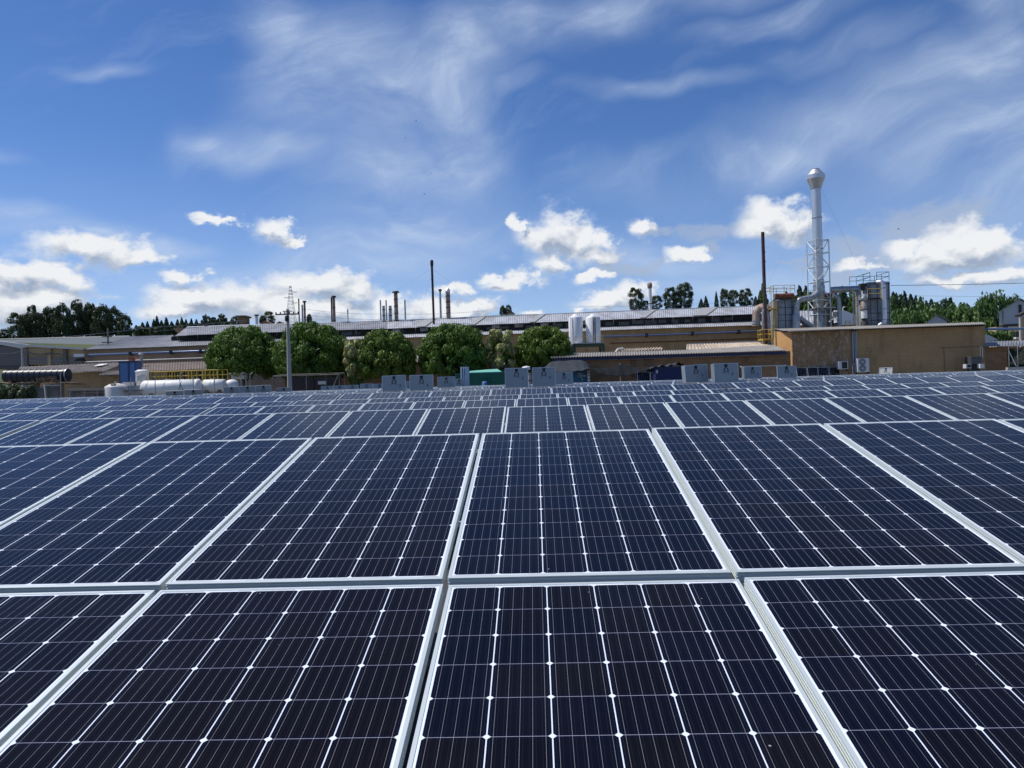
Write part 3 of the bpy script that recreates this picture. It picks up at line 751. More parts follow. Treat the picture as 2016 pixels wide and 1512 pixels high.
# ---- the long factory hall with its raised ridge vent
hall = thing('factory_hall', (0, 90, 0), 'long brown factory hall with a raised corrugated ridge roof behind the round trees', 'factory building')
Y0 = 86.0
def HL(u, v, dy=0.0, k=-0.055):
    p = LK(u, v, Y0, k)
    if dy:
        p = LK(u, v, Y0 + dy, k)
    return p
eu = [(163, 688.5), (410, 679), (682, 668.5), (808, 664), (1118, 653), (1184, 650), (1498, 639.5)]
def hv(tab, u):
    for i in range(len(tab) - 1):
        if tab[i][0] <= u <= tab[i + 1][0] or i == len(tab) - 2:
            t = (u - tab[i][0]) / (tab[i + 1][0] - tab[i][0]); return tab[i][1] * (1 - t) + tab[i + 1][1] * t
wl = MB(); wl.hexa([down(HL(163, 688)), down(HL(1512, 639)), down(HL(1512, 639)) + Vector((0, 16, 0)), down(HL(163, 688)) + Vector((0, 16, 0)),
                    HL(163, 688), HL(1512, 639), HL(1512, 639) + Vector((0, 16, 0)), HL(163, 688) + Vector((0, 16, 0))])
# the left third of the wall is duller than the right
wl2 = MB(); a, b = HL(700, 667.8), HL(1514, 638.8); wall_between(wl2, a + Vector((0, -.06, 0)), b + Vector((0, -.06, 0)), 0.055)
wall_o = wl.build('wall', 'brick_brown', hall); wl2.build('block_facing', 'brick_tan', hall)
# clerestory band under the raised roof
cl = MB(); a, b = HL(337, 655, 5.6), HL(1500, 611, 5.6)
a = L(337, 662, Y0 * 1 + 9.5); 
def CLp(u, v, dy): return LK(u, v, Y0 + dy)
tabm = [(337, 671), (410, 669.5), (682, 662), (791, 657), (1027, 649), (1118, 646), (1184, 643), (1482, 631.7), (1506, 631)]     # foot of the dark band
tabe = [(345, 661), (380, 659), (547, 653.7), (665, 649.6), (760, 647), (968, 638.5), (1118, 632), (1182, 629.6), (1482, 618), (1506, 617)]     # eave of the raised roof
tabr = [(368, 644.5), (463, 641), (624, 636.7), (760, 632), (854, 628.7), (968, 624), (1140, 616.3), (1505, 602.5)]                # ridge
def strip(mb, top, bot, dyt, dyb, us, th):
    for i in range(len(us) - 1):
        u0, u1 = us[i], us[i + 1]
        a, b, c, d = CLp(u0, hv(bot, u0), dyb), CLp(u1, hv(bot, u1), dyb), CLp(u1, hv(top, u1), dyt), CLp(u0, hv(top, u0), dyt)
        mb.hexa([a, b, b + th, a + th, d, c, c + th, d + th])
us = [337, 500, 682, 800, 968, 1118, 1300, 1506]
tabe_up = [(u, v - 3) for u, v in tabe]
strip(cl, tabe_up, tabm, 4.6, 4.6, us, Vector((0, .3, 0)))
cl.build('clerestory', 'dark', hall)
# dim panes and struts of the clerestory
rg = random.Random(5)
for u in range(360, 1490, 26):
    v0, v1 = hv(tabe, u), hv(tabm, u)
    if rg.random() < 0.62:
        wpx = rg.uniform(12, 24); f0 = rg.uniform(0.25, 0.45); f1 = rg.uniform(0.75, 0.97)
        pm = MB(); a = CLp(u, v1 * f1 + v0 * (1 - f1), 4.52); b = CLp(u + wpx, hv(tabm, u + wpx) * f1 + hv(tabe, u + wpx) * (1 - f1), 4.52)
        dz_ = (f1 - f0) * (v1 - v0) / F * 90
        pm.box((a.x, a.y, a.z), (b.x, a.y + 0.05, a.z + dz_)); pm.build('window', 'window_dim', hall)
st = MB()
for u in range(350, 1500, 39):
    p = CLp(u, hv(tabm, u), 4.4); q = CLp(u, hv(tabe, u) + 1, 3.2); st.bar(p, q, 0.05, n=4)
for u in (780, 835, 976, 1022, 1072, 1146):
    p = CLp(u, hv(tabe, u) + 2, 3.0); st.box((p.x - .45, p.y, p.z - .35), (p.x + .45, p.y + .06, p.z))
st.build('roof_bracket', 'concrete_dark', hall)
# roofs: raised, lower, and the back slope
def roof_sheet(name, top, bot, dyt, dyb, u0, u1, mat, pitch=0.25, amp=0.022, nseg=7, over=0):
    mb = MB(); n = nseg
    for i in range(n):
        a_, b_ = u0 + (u1 - u0) * i / n, u0 + (u1 - u0) * (i + 1) / n
        mb.corr(CLp(a_, hv(bot, a_), dyb), CLp(b_, hv(bot, b_), dyb), CLp(b_, hv(top, b_), dyt), CLp(a_, hv(top, a_), dyt), pitch, amp, 0.03, 6)
    return mb.build(name, mat, hall)
roof_sheet('raised_roof', tabr, tabe, 9.5, 3.4, 368, 760, 'roof_grey', 0.21, 0.022)
roof_sheet('raised_roof', tabr, tabe, 9.5, 3.4, 761, 1506, 'roof_white', 0.21, 0.022)
mb = MB(); mb.hexa([CLp(345, 661, 3.4), CLp(368, 660.5, 3.4), CLp(368, 660.5, 3.5), CLp(345, 661, 3.5), CLp(366, 645.5, 9.3), CLp(368, 644.8, 9.4), CLp(368, 644.8, 9.5), CLp(366, 645.5, 9.5)])
mb.build('gable_sheet', 'roof_grey', hall)
tabl = [(256, 664.5), (337, 671)] + tabm[1:]
roof_sheet('lower_roof', [(u, v) for u, v in tabm], eu, 4.6, -0.5, 682, 1512, 'roof_white', 0.21, 0.022)
roof_sheet('lower_roof', [(337, 671), (410, 669.5), (682, 662)], eu, 4.6, -0.5, 337, 681, 'roof_grey', 0.21, 0.022)
mb = MB(); mb.corr(CLp(163, 688, -.5), CLp(337, 682, -.5), CLp(342, 659.5, 10), CLp(256, 662.5, 10), 0.25, 0.025, 0.03); mb.build('lower_roof', 'roof_grey', hall)
mb = MB(); a, b = CLp(340, 646, 9.6), CLp(1506, 602.8, 9.6); z_ = Vector((0, 7, -2.6))
mb.hexa([a + z_, b + z_, b + z_ + Vector((0, .1, -.1)), a + z_ + Vector((0, .1, -.1)), a, b, b + Vector((0, .1, 0)), a + Vector((0, .1, 0))]); mb.build('rear_roof', 'roof_grey', hall)
# ridge cap
mb = MB()
for i in range(len(tabr) - 1): mb.bar(CLp(tabr[i][0], tabr[i][1], 9.5), CLp(tabr[i + 1][0], tabr[i + 1][1], 9.5), 0.09, n=6)
mb.build('ridge_cap', 'alu_dark', hall)
# rust-stained roof panels (a real change of sheet)
for (u0, u1, mat) in ((828, 846, 'roof_patch'), (932, 944, 'roof_patch'), (1050, 1062, 'roof_patch'), (1268, 1280, 'roof_patch'), (1372, 1400, 'roof_patch')):
    mb = MB(); up_ = Vector((0, -.02, .09))
    mb.hexa([CLp(u0 - 9, hv(tabe, u0 - 9), 3.35) + up_ * .6, CLp(u1 - 9, hv(tabe, u1 - 9), 3.35) + up_ * .6, CLp(u1 - 9, hv(tabe, u1 - 9), 3.35) + up_, CLp(u0 - 9, hv(tabe, u0 - 9), 3.35) + up_,
             CLp(u0 + 12, hv(tabr, u0 + 12), 9.4) + up_ * .6, CLp(u1 + 12, hv(tabr, u1 + 12), 9.4) + up_ * .6, CLp(u1 + 12, hv(tabr, u1 + 12), 9.4) + up_, CLp(u0 + 12, hv(tabr, u0 + 12), 9.4) + up_])
    mb.build('roof_patch', mat, hall)
# a long blue pipe on brackets, and thinner ones below it
def pipe_thing(name, pts, r, mat, label, cat='pipe', group=None, n=10, brackets=None):
    t = thing(name, down(pts[0]), label, cat, group)
    mb = MB(); mb.path(pts, r, n); mb.build('pipe_run', mat, t)
    if brackets:
        for p in brackets:
            mb = MB(); mb.box((p[0] - .12, p[1] - .16, p[2] - .22), (p[0] + .12, p[1] + 0.5, p[2] - .10)); mb.box((p[0] - .14, p[1] - .18, p[2] - .2), (p[0] + .14, p[1] + .16, p[2] + .18))
            mb.build('clamp', 'soot', t)
    return t
def WLp(u, v, off): return LK(u, v, Y0 - off)
pipe_thing('blue_pipe', [WLp(1188, 662.5, .5), WLp(1300, 659.2, .5), WLp(1500, 651.4, .5)], 0.095, 'blue_pipe', 'straight blue pipe along the hall wall right of the white silos', brackets=[WLp(u, hv([(1188, 662.5), (1500, 651.4)], u), .5) for u in (1273, 1363, 1454)])
pipe_thing('blue_pipe', [WLp(175, 705, .5), WLp(175, 698.8, .5), WLp(410, 690.6, .5)], 0.12, 'blue_pipe', 'blue pipe along the hall wall above the tall blue cabinet', brackets=[WLp(u, hv([(175, 698.8), (410, 690.6)], u), .5) for u in (257, 337, 395)])
pipe_thing('white_pipe', [WLp(168, 713, .8), WLp(410, 704.5, .8)], 0.07, 'offwhite', 'thin whitish pipe under the blue pipe on the left hall wall')
pipe_thing('brown_pipe', [WLp(1200, 676, .4), WLp(1350, 671, .4), WLp(1500, 666, .4)], 0.06, 'rust', 'thin rusty pipe low on the hall wall right of the silos')
# ---- left shed with pale verge, and the low range in front of it
left = thing('left_warehouse', down(L(100, 690, 96)), 'old warehouse at the far left with dark green roof and pale slanting verge', 'warehouse')
mb = MB(); mb.hexa([L(-60, 672.5, 96), L(258, 680, 90), L(258, 680, 90.2), L(-60, 672.5, 96.2), L(-60, 671.5, 112), L(256, 661.5, 112), L(256, 661.5, 112.2), L(-60, 671.5, 112.2)])
mb.build('roof', 'roof_green', left)
mb = MB()
for (u0, v0, u1, v1, h) in ((0, 668.8, 205, 664.3, .18),): mb.bar(L(u0 - 60, v0 + 1.5, 111.8), L(u1 + 50, v1 - 1.6, 111.8), 0.14, n=6)
mb.build('ridge_cap', 'concrete', left)
mb = MB(); a, b, c = L(-30, 671, 88.2), L(44, 684.5, 88.2), L(165, 687.5, 88.2)
mb.prism([L(-30, 672, 88), L(0, 678.5, 88), L(41, 685.6, 88), L(53, 682.3, 88), L(163, 688.8, 88), L(166, 685.5, 88), L(52, 678, 88), L(0, 671.5, 88), L(-30, 667, 88)], (0, 1.1, 0)); mb.build('verge_board', 'offwhite', left)
mb = MB(); mb.prism([L(-60, 726, 88.6), L(47, 724, 88.6), L(47, 684.5, 88.6), L(-60, 672, 88.6)], (0, 8, 0)); mb.build('side_wall', 'darkwall', left)
mb = MB()
for i in range(12):
    v = 687 + i * 3.1; mb.box(tuple(L(-60, v, 88.5)), tuple(L(41, v - 3.4, 88.5) + Vector((0, .09, .12))))
mb.build('cladding_board', 'louver', left)
mb = MB(); mb.prism([L(53, 718, 88.9), L(163, 716, 88.9), L(163, 689, 88.9), L(53, 682.5, 88.9)], (0, 8, 0)); mb.build('front_wall', 'cream', left)
for (u0, u1) in ((57, 94), (100, 124), (136, 162)):
    mb = MB(); a, b = L(u0, 717, 88.75), L(u1, 702 if u0 < 90 else 703, 88.75); mb.box((a.x, a.y, a.z), (b.x, a.y + .15, b.z)); lv = mb.build('louvre_panel', 'louver', left)
    mb = MB()
    for i in range(5):
        z = a.z + (b.z - a.z) * (i + .5) / 5; mb.box((a.x + .05, a.y - .04, z), (b.x - .05, a.y, z + .04))
    sub(mb, 'slat', 'concrete', lv)
for u in (50, 97, 128): 
    mb = MB(); a = L(u, 718, 88.6); b = L(u, 686, 88.6); mb.box((a.x - .2, a.y, 0), (a.x + .2, a.y + .2, b.z)); mb.build('pier', 'concrete_dark' if u != 97 else 'cream', left)
mb = MB(); mb.path([L(50, 692, 88.2), L(65, 697, 88.2), L(80, 698.3, 88.2), L(97, 695.5, 88.2), L(112, 696.5, 88.2), L(128, 699, 88.2), L(133, 714, 88.2)], .09, 6); mb.build('cable_bundle', 'concrete_dark', left)
# white wall sign and box
t = thing('sign_board', L(155, 703, 87.5), 'small blank white board on the wall where the cream wall ends', 'sign'); a, b = L(145, 702.5, 87.5), L(165, 696.5, 87.5)
mb = MB(); mb.box((a.x, a.y, a.z), (b.x, a.y + .08, b.z)); mb.build('board', 'white', t); mb = MB(); mb.box((a.x + .3, a.y + .08, a.z + .1), (a.x + .4, a.y + .9, a.z + .2)); mb.build('bracket', 'soot', t)
t = thing('wall_box', L(156, 710, 87.5), 'dark equipment shelf on the wall just below the small white board', 'equipment'); a, b = L(147, 711, 87.5), L(164, 705, 87.5)
mb = MB(); mb.box((a.x, a.y, a.z), (b.x, a.y + .5, a.z + .12)); mb.box((a.x + .1, a.y + .1, a.z + .12), (b.x - .1, a.y + .5, b.z)); mb.build('cabinet', 'soot', t)
# the fibre-cement shed range
def shed(name, label, roof_pts, wall_pts, mat_r, mat_w, pitch=0.3, amp=0.04, depth=5):
    t = thing(name, down(wall_pts[0]), label, 'shed')
    mb = MB(); mb.corr(*roof_pts, pitch, amp, 0.04); mb.build('roof', mat_r, t)
    mb = MB(); a, b = wall_pts; wall_between(mb, a, b, depth); mb.build('wall', mat_w, t)
    return t
s1 = shed('low_shed', 'low shed with weathered grey corrugated roof behind the black ribbed tank', (L(30, 735, 76), L(205, 731, 75), L(250, 713, 81.5), L(40, 722, 82)), (L(60, 738, 76.5), L(234, 731, 75.6)), 'roof_asb', 'brick_tan')
mb = MB(); mb.hexa([L(184, 720.5, 78.2), L(200, 719.5, 78.2), L(200, 719.5, 78.3), L(184, 720.5, 78.3), L(196, 716.5, 79.6), L(213, 715.5, 79.6), L(213, 715.5, 79.7), L(196, 716.5, 79.7)])
mb.build('skylight_sheet', 'white', s1)
for i, (u, v) in enumerate(((193, 738), (213, 739))):
    mb = MB(); mb.corr(L(u, v, 73.5), L(234, v - 1 - i, 73.3), L(236, v - 9, 75.5), L(u + 19, v - 7, 75.6), .28, .04, .05); mb.build('canopy_sheet', 'roof_asb', s1)
s2 = shed('brown_shed', 'low shed with brown corrugated roof behind the yellow railing', (L(268, 731.5, 76), L(412, 726, 74), L(412, 711, 81), L(268, 716, 83)), (L(268, 732, 76.4), L(412, 727, 74.5)), 'roof_asb2', 'brick_brown')
for u in (330, 362, 392):
    mb = MB(); a, b = L(u, 752, 74.2), L(u + 17, 729.5, 74.2); mb.box((a.x, a.y, a.z), (b.x, a.y + .5, b.z)); mb.build('doorway', 'dark', s2)
t = thing('roof_cowl', L(250, 708, 80), 'small terracotta gable cowl peeking over the tall blue cabinet', 'roof cowl')
mb = MB(); mb.prism([L(250, 707.5, 80), L(268, 707.5, 80), L(264, 703, 80), L(253, 703, 80)], (0, .8, 0)); mb.build('hood', 'clay', t)
mb = MB(); mb.box(tuple(L(253, 712, 80.1)), tuple(L(266, 707, 80.7))); mb.build('curb', 'brick_brown', t)
# ---- low range right of centre: corrugated roof, navy fascia, block wall
low = thing('low_block_range', down(L(1300, 720, 69)), 'low brown block building with light corrugated roof below the white silos', 'building')
Yf = 69.0
def RL(u, v, dy=0): return LK(u, v, Yf + dy, -0.035)
mb = MB(); e = [(1083, 704.2), (1140, 702.3), (1350, 696), (1547, 689.7)]; r_ = [(1096, 697.5), (1140, 694.8), (1346, 689), (1524, 679)]
for i in range(3):
    mb.corr(RL(e[i][0], e[i][1], -.5), RL(e[i + 1][0], e[i + 1][1], -.5), RL(r_[i + 1][0], r_[i + 1][1], 4.5), RL(r_[i][0], r_[i][1], 4.5), 0.22, 0.045, 0.03)
mb.build('roof', 'roof_low', low)
mb = MB(); a, b = RL(1088, 706.5, -.2), RL(1548, 692, -.2); mb.hexa([a - Vector((0, 0, .22)), b - Vector((0, 0, .22)), b - Vector((0, -.1, .22)), a - Vector((0, -.1, .22)), a, b, b + Vector((0, .1, 0)), a + Vector((0, .1, 0))])
mb.build('fascia', 'blue_fascia', low)
mb = MB(); mb.hexa([down(RL(1090, 706, .3)), down(RL(1556, 691, .3)), down(RL(1556, 691, 6)), down(RL(1090, 706, 6)), RL(1090, 706, .3), RL(1556, 691, .3), RL(1548, 684, 4.3), RL(1092, 698, 4.3)])
mb.build('wall', 'brick_dark', low)
x0 = 1152
for i, wd in enumerate((23, 22, 20, 22, 26, 26, 26, 28, 30, 34, 14, 18, 12, 22, 26)):
    if i == 3: x0 += 3
    m_ = MB(); f0 = RL(x0 + 1, hv(e, x0) + 8.2, .15); f1 = RL(x0 + wd - 1, hv(e, x0 + wd) + 8.2, .15)
    m_.hexa([f0, f1, f1 + Vector((0, .1, 0)), f0 + Vector((0, .1, 0)), f0 + Vector((0, 0, .2)), f1 + Vector((0, 0, .2)), f1 + Vector((0, .1, .2)), f0 + Vector((0, .1, .2))])
    x0 += wd
    if x0 < 1538: m_.build('vent_panel', 'offwhite', low)
mb = MB()
for (u0, v0, nx_, nz_) in ((1243, 709, 3, 4), (1269, 708, 5, 5), (1245, 737, 4, 2)):
    for i in range(nx_):
        for j in range(nz_):
            p = RL(u0 + i * 4.3, v0 + j * 4.4, .295); mb.box((p.x - .05, p.y - .004, p.z - .05), (p.x + .05, p.y + .02, p.z + .05))
mb.build('vent_holes', 'dark', low)
t = thing('coping_wall', down(L(1500, 722, 66)), 'low brown boundary wall with pale coping behind the upright panels at right', 'wall')
mb = MB(); wall_between(mb, L(1462, 723, 66), L(1547, 720.6, 66), .25); mb.build('wall', 'brick_dark', t)
mb = MB(); a, b = L(1460, 722.5, 65.9), L(1548, 719.8, 65.9); mb.hexa([a, b, b + Vector((0, .5, 0)), a + Vector((0, .5, 0))] + [p + Vector((0, 0, .07)) for p in (a, b, b + Vector((0, .5, 0)), a + Vector((0, .5, 0)))]); mb.build('coping', 'offwhite', t)
# tan annex roof between the hall and the low range
ax = thing('tan_annex', down(L(1430, 690, 77)), 'annex with tan rust-streaked corrugated roof in front of the hall wall', 'annex')
mb = MB(); mb.corr(L(1351, 689.5, 75), L(1530, 683, 74.4), L(1494, 673.5, 80), L(1352, 678, 80.5), .34, .045, .03); mb.build('roof', 'roof_tan', ax)
mb = MB(); mb.hexa([L(1351, 679, 80.6), L(1500, 673.6, 80), L(1500, 673.6, 80.3), L(1351, 679, 80.9), L(1353, 676.5, 80.6), L(1500, 670.5, 80), L(1500, 670.5, 80.3), L(1353, 676.5, 80.9)]); mb.build('flashing', 'roof_white', ax)
mb = MB(); wall_between(mb, L(1351, 690, 75.3), L(1528, 683.6, 74.8), 5); mb.build('wall', 'brick_tan', ax)
cx_ = thing('broken_canopy', down(L(1250, 690, 76)), 'curled cream corrugated canopy behind the low roof, right of the silos', 'canopy')
mb = MB(); mb.corr(L(1215, 692, 75), L(1303, 687.5, 74.6), L(1304, 683.5, 76.6), L(1222, 687, 76.8), .3, .06, .03)
mb.build('sheet', 'roof_tan', cx_)
mb = MB(); mb.path([L(1212, 694, 75), L(1216, 688, 75.4), L(1226, 686.4, 76)], .12, 6)
for u in (1220, 1262, 1300): mb.bar(down(L(u, 690, 76)), L(u, 688, 76), .06, n=5)
mb.build('canopy_frame', 'offwhite', cx_)

# ---- block building at right
rb = thing('block_building', down(L(1750, 700, 75)), 'tall windowless brown block building with corrugated eave at the right', 'building')
A, B = L(1559, 654, 75), L(1938.5, 640.5, 74.3)
A1, B1 = Vector((A.x, A.y, A.z)), Vector((B.x, B.y, B.z))
S = L(1523, 651, 79.4)
mid = L(1681, 650, 74.82)
def front(mb, u0, v0, u1, v1, mat, name, y=6):
    a, b = L(u0, v0, 75 - .7 * (u0 - 1559) / 380), L(u1, v1, 75 - .7 * (u1 - 1559) / 380)
    mb.hexa([down(a), down(b), down(b) + Vector((0, y, 0)), down(a) + Vector((0, y, 0)), a, b, b + Vector((0, y, 0)), a + Vector((0, y, 0))]); return mb.build(name, mat, rb)
front(MB(), 1559, 653, 1676, 648.6, 'brick_efflo', 'stained_wall', 0.2)
front(MB(), 1687, 648, 1938.5, 640, 'brick_olive', 'olive_wall')
mb = MB(); a, b = L(1676, 648.6, 75.1), L(1687, 648.2, 75.1); wall_between(mb, a, b, 5); mb.build('wall_recess', 'brick_dark', rb)
a = L(1559, 653, 74.98); bq = L(1523, 652, 80.5); bq.x = a.x - 0.9; 
mb = MB(); p0 = L(1559, 653, 75); p1 = L(1522.5, 652.5, 80.6)
mb.hexa([down(p1), down(p0), down(p0) + Vector((.02, .25, 0)), down(p1) + Vector((.3, 0, 0)), p1, p0, p0 + Vector((.02, .25, 0)), p1 + Vector((.3, 0, 0))]); mb.build('side_wall', 'orange', rb)
mb = MB()
E0, E1, E2, E3 = L(1552, 652.5, 74.2), L(1941, 637.8, 73.4), L(1934, 634.2, 81), L(1524, 647.5, 81)
mb.corr(E0, E1, E2, E3, 0.20, 0.04, 0.03); mb.build('roof', 'roof_low', rb)
mb = MB()
for (u0, v0, u1, v1) in ((1541, 653, 1680, 648.5), (1680, 648.5, 1938, 640.6)):
    a, b = L(u0, v0 + 1.2, 74.55), L(u1, v1 + 1.2, 74.0); mb.hexa([a, b, b + Vector((0, .12, 0)), a + Vector((0, .12, 0))] + [p + Vector((0, 0, .14)) for p in (a, b, b + Vector((0, .12, 0)), a + Vector((0, .12, 0)))])
mb.build('eave_beam', 'soot', rb)
mb = MB()
for u, r in ((1678.5, .09), (1682.5, .06), (1685.5, .08)): mb.bar(L(u, 652, 74.7), down(L(u + 1.5, 740, 74.7)), r, n=8)
mb.build('downpipe', 'alu_dark', rb)
mb = MB(); mb.bar(L(1858, 684, 74.3), down(L(1861, 726, 74.3)), .02, n=5); mb.bar(L(1850, 684.5, 74.3), L(1930, 682, 74.25), .015, n=5); mb.build('conduit', 'soot', rb)
# lower annex to the right of it
ra = thing('low_annex', down(L(1960, 710, 72)), 'low brown annex with grey roof at the right end of the block building', 'building')
mb = MB(); a, b = L(1940, 684, 74.35), L(1983, 682, 74.2); mb.hexa([down(a), down(b), down(b) + Vector((0, 6, 0)), down(a) + Vector((0, 6, 0)), a, b, b + Vector((0, 6, 0)), a + Vector((0, 6, 0))]); mb.build('wall', 'brick_dark', ra)
mb = MB(); mb.corr(L(1938, 682, 73.8), L(2060, 679, 73.4), L(2060, 669, 82), L(1938, 672.5, 82), .25, .04, .03); mb.build('roof', 'roof_grey', ra)
mb = MB(); wall_between(mb, L(1984, 684, 77), L(2070, 682, 77), .3); mb.build('rear_wall', 'brick_brown', ra)
mb = MB(); mb.prism([L(1938, 672.5, 84), L(1966, 669.5, 84), L(1948, 660, 84), L(1938, 658.5, 84)], (0, 5, 0)); mb.build('pale_gable', 'offwhite', ra)

# ================================================================== CHIMNEYS AND PLANT
def stack(u0, v0, u1, v1, Y, r, mat, label, cap=None, bands=0, name='chimney', tip=None, base_z=0, group=None):
    top, bot = L(u0, v0, Y), L(u1, v1, Y); bot = Vector((bot.x, bot.y, base_z)); top = Vector((bot.x * .0 + top.x, top.y, top.z)); bot.x = top.x + (L(u1, v1, Y).x - top.x)
    t = thing(name, bot, label, 'chimney', group)
    mb = MB(); mb.bar(bot, top, r, n=14, caps=True); mb.build('shaft', mat, t)
    if bands:
        for i in range(bands):
            p = top.lerp(Vector((top.x, top.y, top.z - (v1 - v0) / F * Y)), (i + .7) / bands)
            mb = MB(); mb.bar(p, p + Vector((0, 0, .10)), r * 1.13, n=14); mb.build('joint_band', 'soot', t)
    if cap == 'disc':
        mb = MB(); mb.bar(top + Vector((0, 0, .02)), top + Vector((0, 0, .22)), r * .9, n=12); mb.bar(top + Vector((0, 0, .22)), top + Vector((0, 0, .42)), r * 1.9, r * 1.5, n=14); mb.build('rain_cap', 'soot', t)
    if cap == 'cone':
        mb = MB(); mb.bar(top, top + Vector((0, 0, .25)), r * 1.15, n=12); mb.bar(top + Vector((0, 0, .25)), top + Vector((0, 0, .6)), r * 1.35, r * .1, n=12); mb.build('rain_cap', 'silver', t)
    if cap == 'bulb':
        mb = MB(); mb.lathe(top, [(r, -.1), (r * 1.35, .12), (r * 1.45, .5), (r * 1.1, .7), (r * .8, .74)], 14); mb.build('spark_arrestor', tip or mat, t)
    return t
stack(850.3, 524, 855.2, 640, 92, 0.135, 'soot', 'tall thin dark chimney with a bulbous tip above the fourth round tree', cap='bulb', bands=3)
stack(866.5, 576, 868, 632, 98, 0.13, 'galv', 'thin grey flue between the tall dark chimney and the rusty one', cap='disc')
stack(881.5, 576, 884, 632, 96, 0.27, 'rust_stack', 'rust-streaked flue with a silver rain cap right of the tall dark chimney', cap='cone', bands=5)
stack(779, 580, 782, 636, 96, 0.24, 'rust_stack', 'brownish ringed flue with a wide dark cap above the third round tree', cap='disc', bands=4)
stack(748.8, 591, 750, 636, 98, .09, 'galv', 'very thin grey flue, leftmost of the cluster beside the ringed brown flue')
stack(755, 602, 756.5, 637, 96, .17, 'galv', 'short stubby silver flue, left of two in the cluster', bands=3)
stack(760, 591, 761, 636, 99, .09, 'galv', 'very thin grey flue between the two stubby silver flues')
stack(768, 602, 769.5, 637, 96, .19, 'galv', 'short stubby silver flue, right of two in the cluster', bands=3)
stack(797, 590, 798.5, 634, 98, .10, 'galv', 'lone thin grey flue right of the wide-capped brown flue')
stack(652.5, 586, 653, 640, 97, .10, 'soot', 'black pipe chimney close beside a brown flue over the second round tree')
stack(657, 589, 659, 640, 97, .17, 'rust_stack', 'brown flue with white collar close beside a black pipe', cap='disc', bands=2)
stack(684.5, 616, 685, 637, 98, .09, 'white', 'short thin white pipe standing alone on the ridge', cap='cone')
stack(588, 588, 589.3, 642, 97, .08, 'soot', 'thin dark pole-like flue right of the lattice pylon')
stack(595, 600, 596, 645, 97, .11, 'galv', 'grey flue, left of a close pair behind the second round tree', cap=None)
stack(599.5, 599, 601, 645, 97, .13, 'rust_stack', 'pale ringed flue with cap, right of a close pair behind the second tree', cap='disc', bands=3)
stack(505, 623, 505.5, 642, 180, .35, 'white', 'small distant white chimney above the first round tree', cap='disc')
stack(1279.3, 567, 1281, 612, 108, .25, 'white', 'fat white chimney with a rusty collar between the eucalyptus trees', cap='bulb', tip='rust_light', bands=1)
MT['rust_dark'] = M('dark_rusty_steel', (0.095, 0.045, 0.034), 0.85, 0.1, var=0.3, scale=2.5, col2=(0.06, 0.035, 0.032))
t = stack(1501.5, 457, 1508, 672, 80, .17, 'rust_dark', 'tall plain rusty chimney left of the big silver stack', bands=0)
for v, mm in ((497, 'soot'), (516, 'soot'), (583, 'soot')):
    p = L(1502 + (v - 457) * .03, v, 80); mb = MB(); mb.bar(p, p + Vector((0, 0, .1)), .195, n=12); mb.build('joint_band', mm, t)
mb = MB(); a, b = L(1504.2, 545, 80), L(1507, 625, 80); mb.bar(b, a, .174, n=14); mb.build('grey_section', 'darkwall', t)

# -- the big silver stack
YB = 84.0
big = thing('silver_stack', down(L(1614, 640, YB)), 'big silver chimney with a double-cone head rising above the block building', 'chimney')
cxx = L(1612, 560, YB).x
def zz(u, v, Y=YB): return L(u, v, Y).z
k = YB / F
mb = MB(); cx0 = cxx
zt, zb = zz(1608, 369), zz(1613, 585)
mb.lathe((cx0, YB, 0), [(.50, zb), (.52, zz(1611, 500)), (.49, zt)], 28); mb.build('shaft', 'silver', big)
mb = MB(); mb.lathe((cx0, YB, 0), [(.55, zz(1608, 370)), (.95, zz(1608, 353)), (.95, zz(1608, 345)), (.47, zz(1608, 335)), (.40, zz(1608, 333.7))], 28, smooth=False); mb.build('double_cone_head', 'silver', big)
mb = MB(); mb.lathe((cx0, YB, 0), [(.38, zz(1608, 334)), (.40, zz(1608, 332.9))], 20); mb.build('rim', 'soot', big)
for v in (370.5, 429, 490, 552):
    mb = MB(); z = zz(1610, v); mb.lathe((cx0, YB, 0), [(.54, z - .05), (.56, z), (.54, z + .05)], 24); mb.build('joint_band', 'alu_dark', big)
mb = MB(); mb.lathe((cx0, YB, 0), [(.38, zz(1614, 600)), (.40, zz(1613, 597)), (.52, zz(1613, 588)), (.62, zz(1613, 565)), (.50, zz(1613, 553))], 24); mb.build('cone_reducer', 'galv', big)
mb = MB(); mb.lathe((cx0 + .1, YB, 0), [(.20, zz(1614, 622)), (.28, zz(1614, 604)), (.38, zz(1614, 597))], 18); mb.build('lower_duct', 'galv', big)
mb = MB(); mb.lathe((cx0 + .1, YB, 0), [(.42, 0), (.42, zz(1616, 619)), (.36, zz(1616, 613)), (.2, zz(1616, 611))], 18); mb.build('base_drum', 'galv', big)
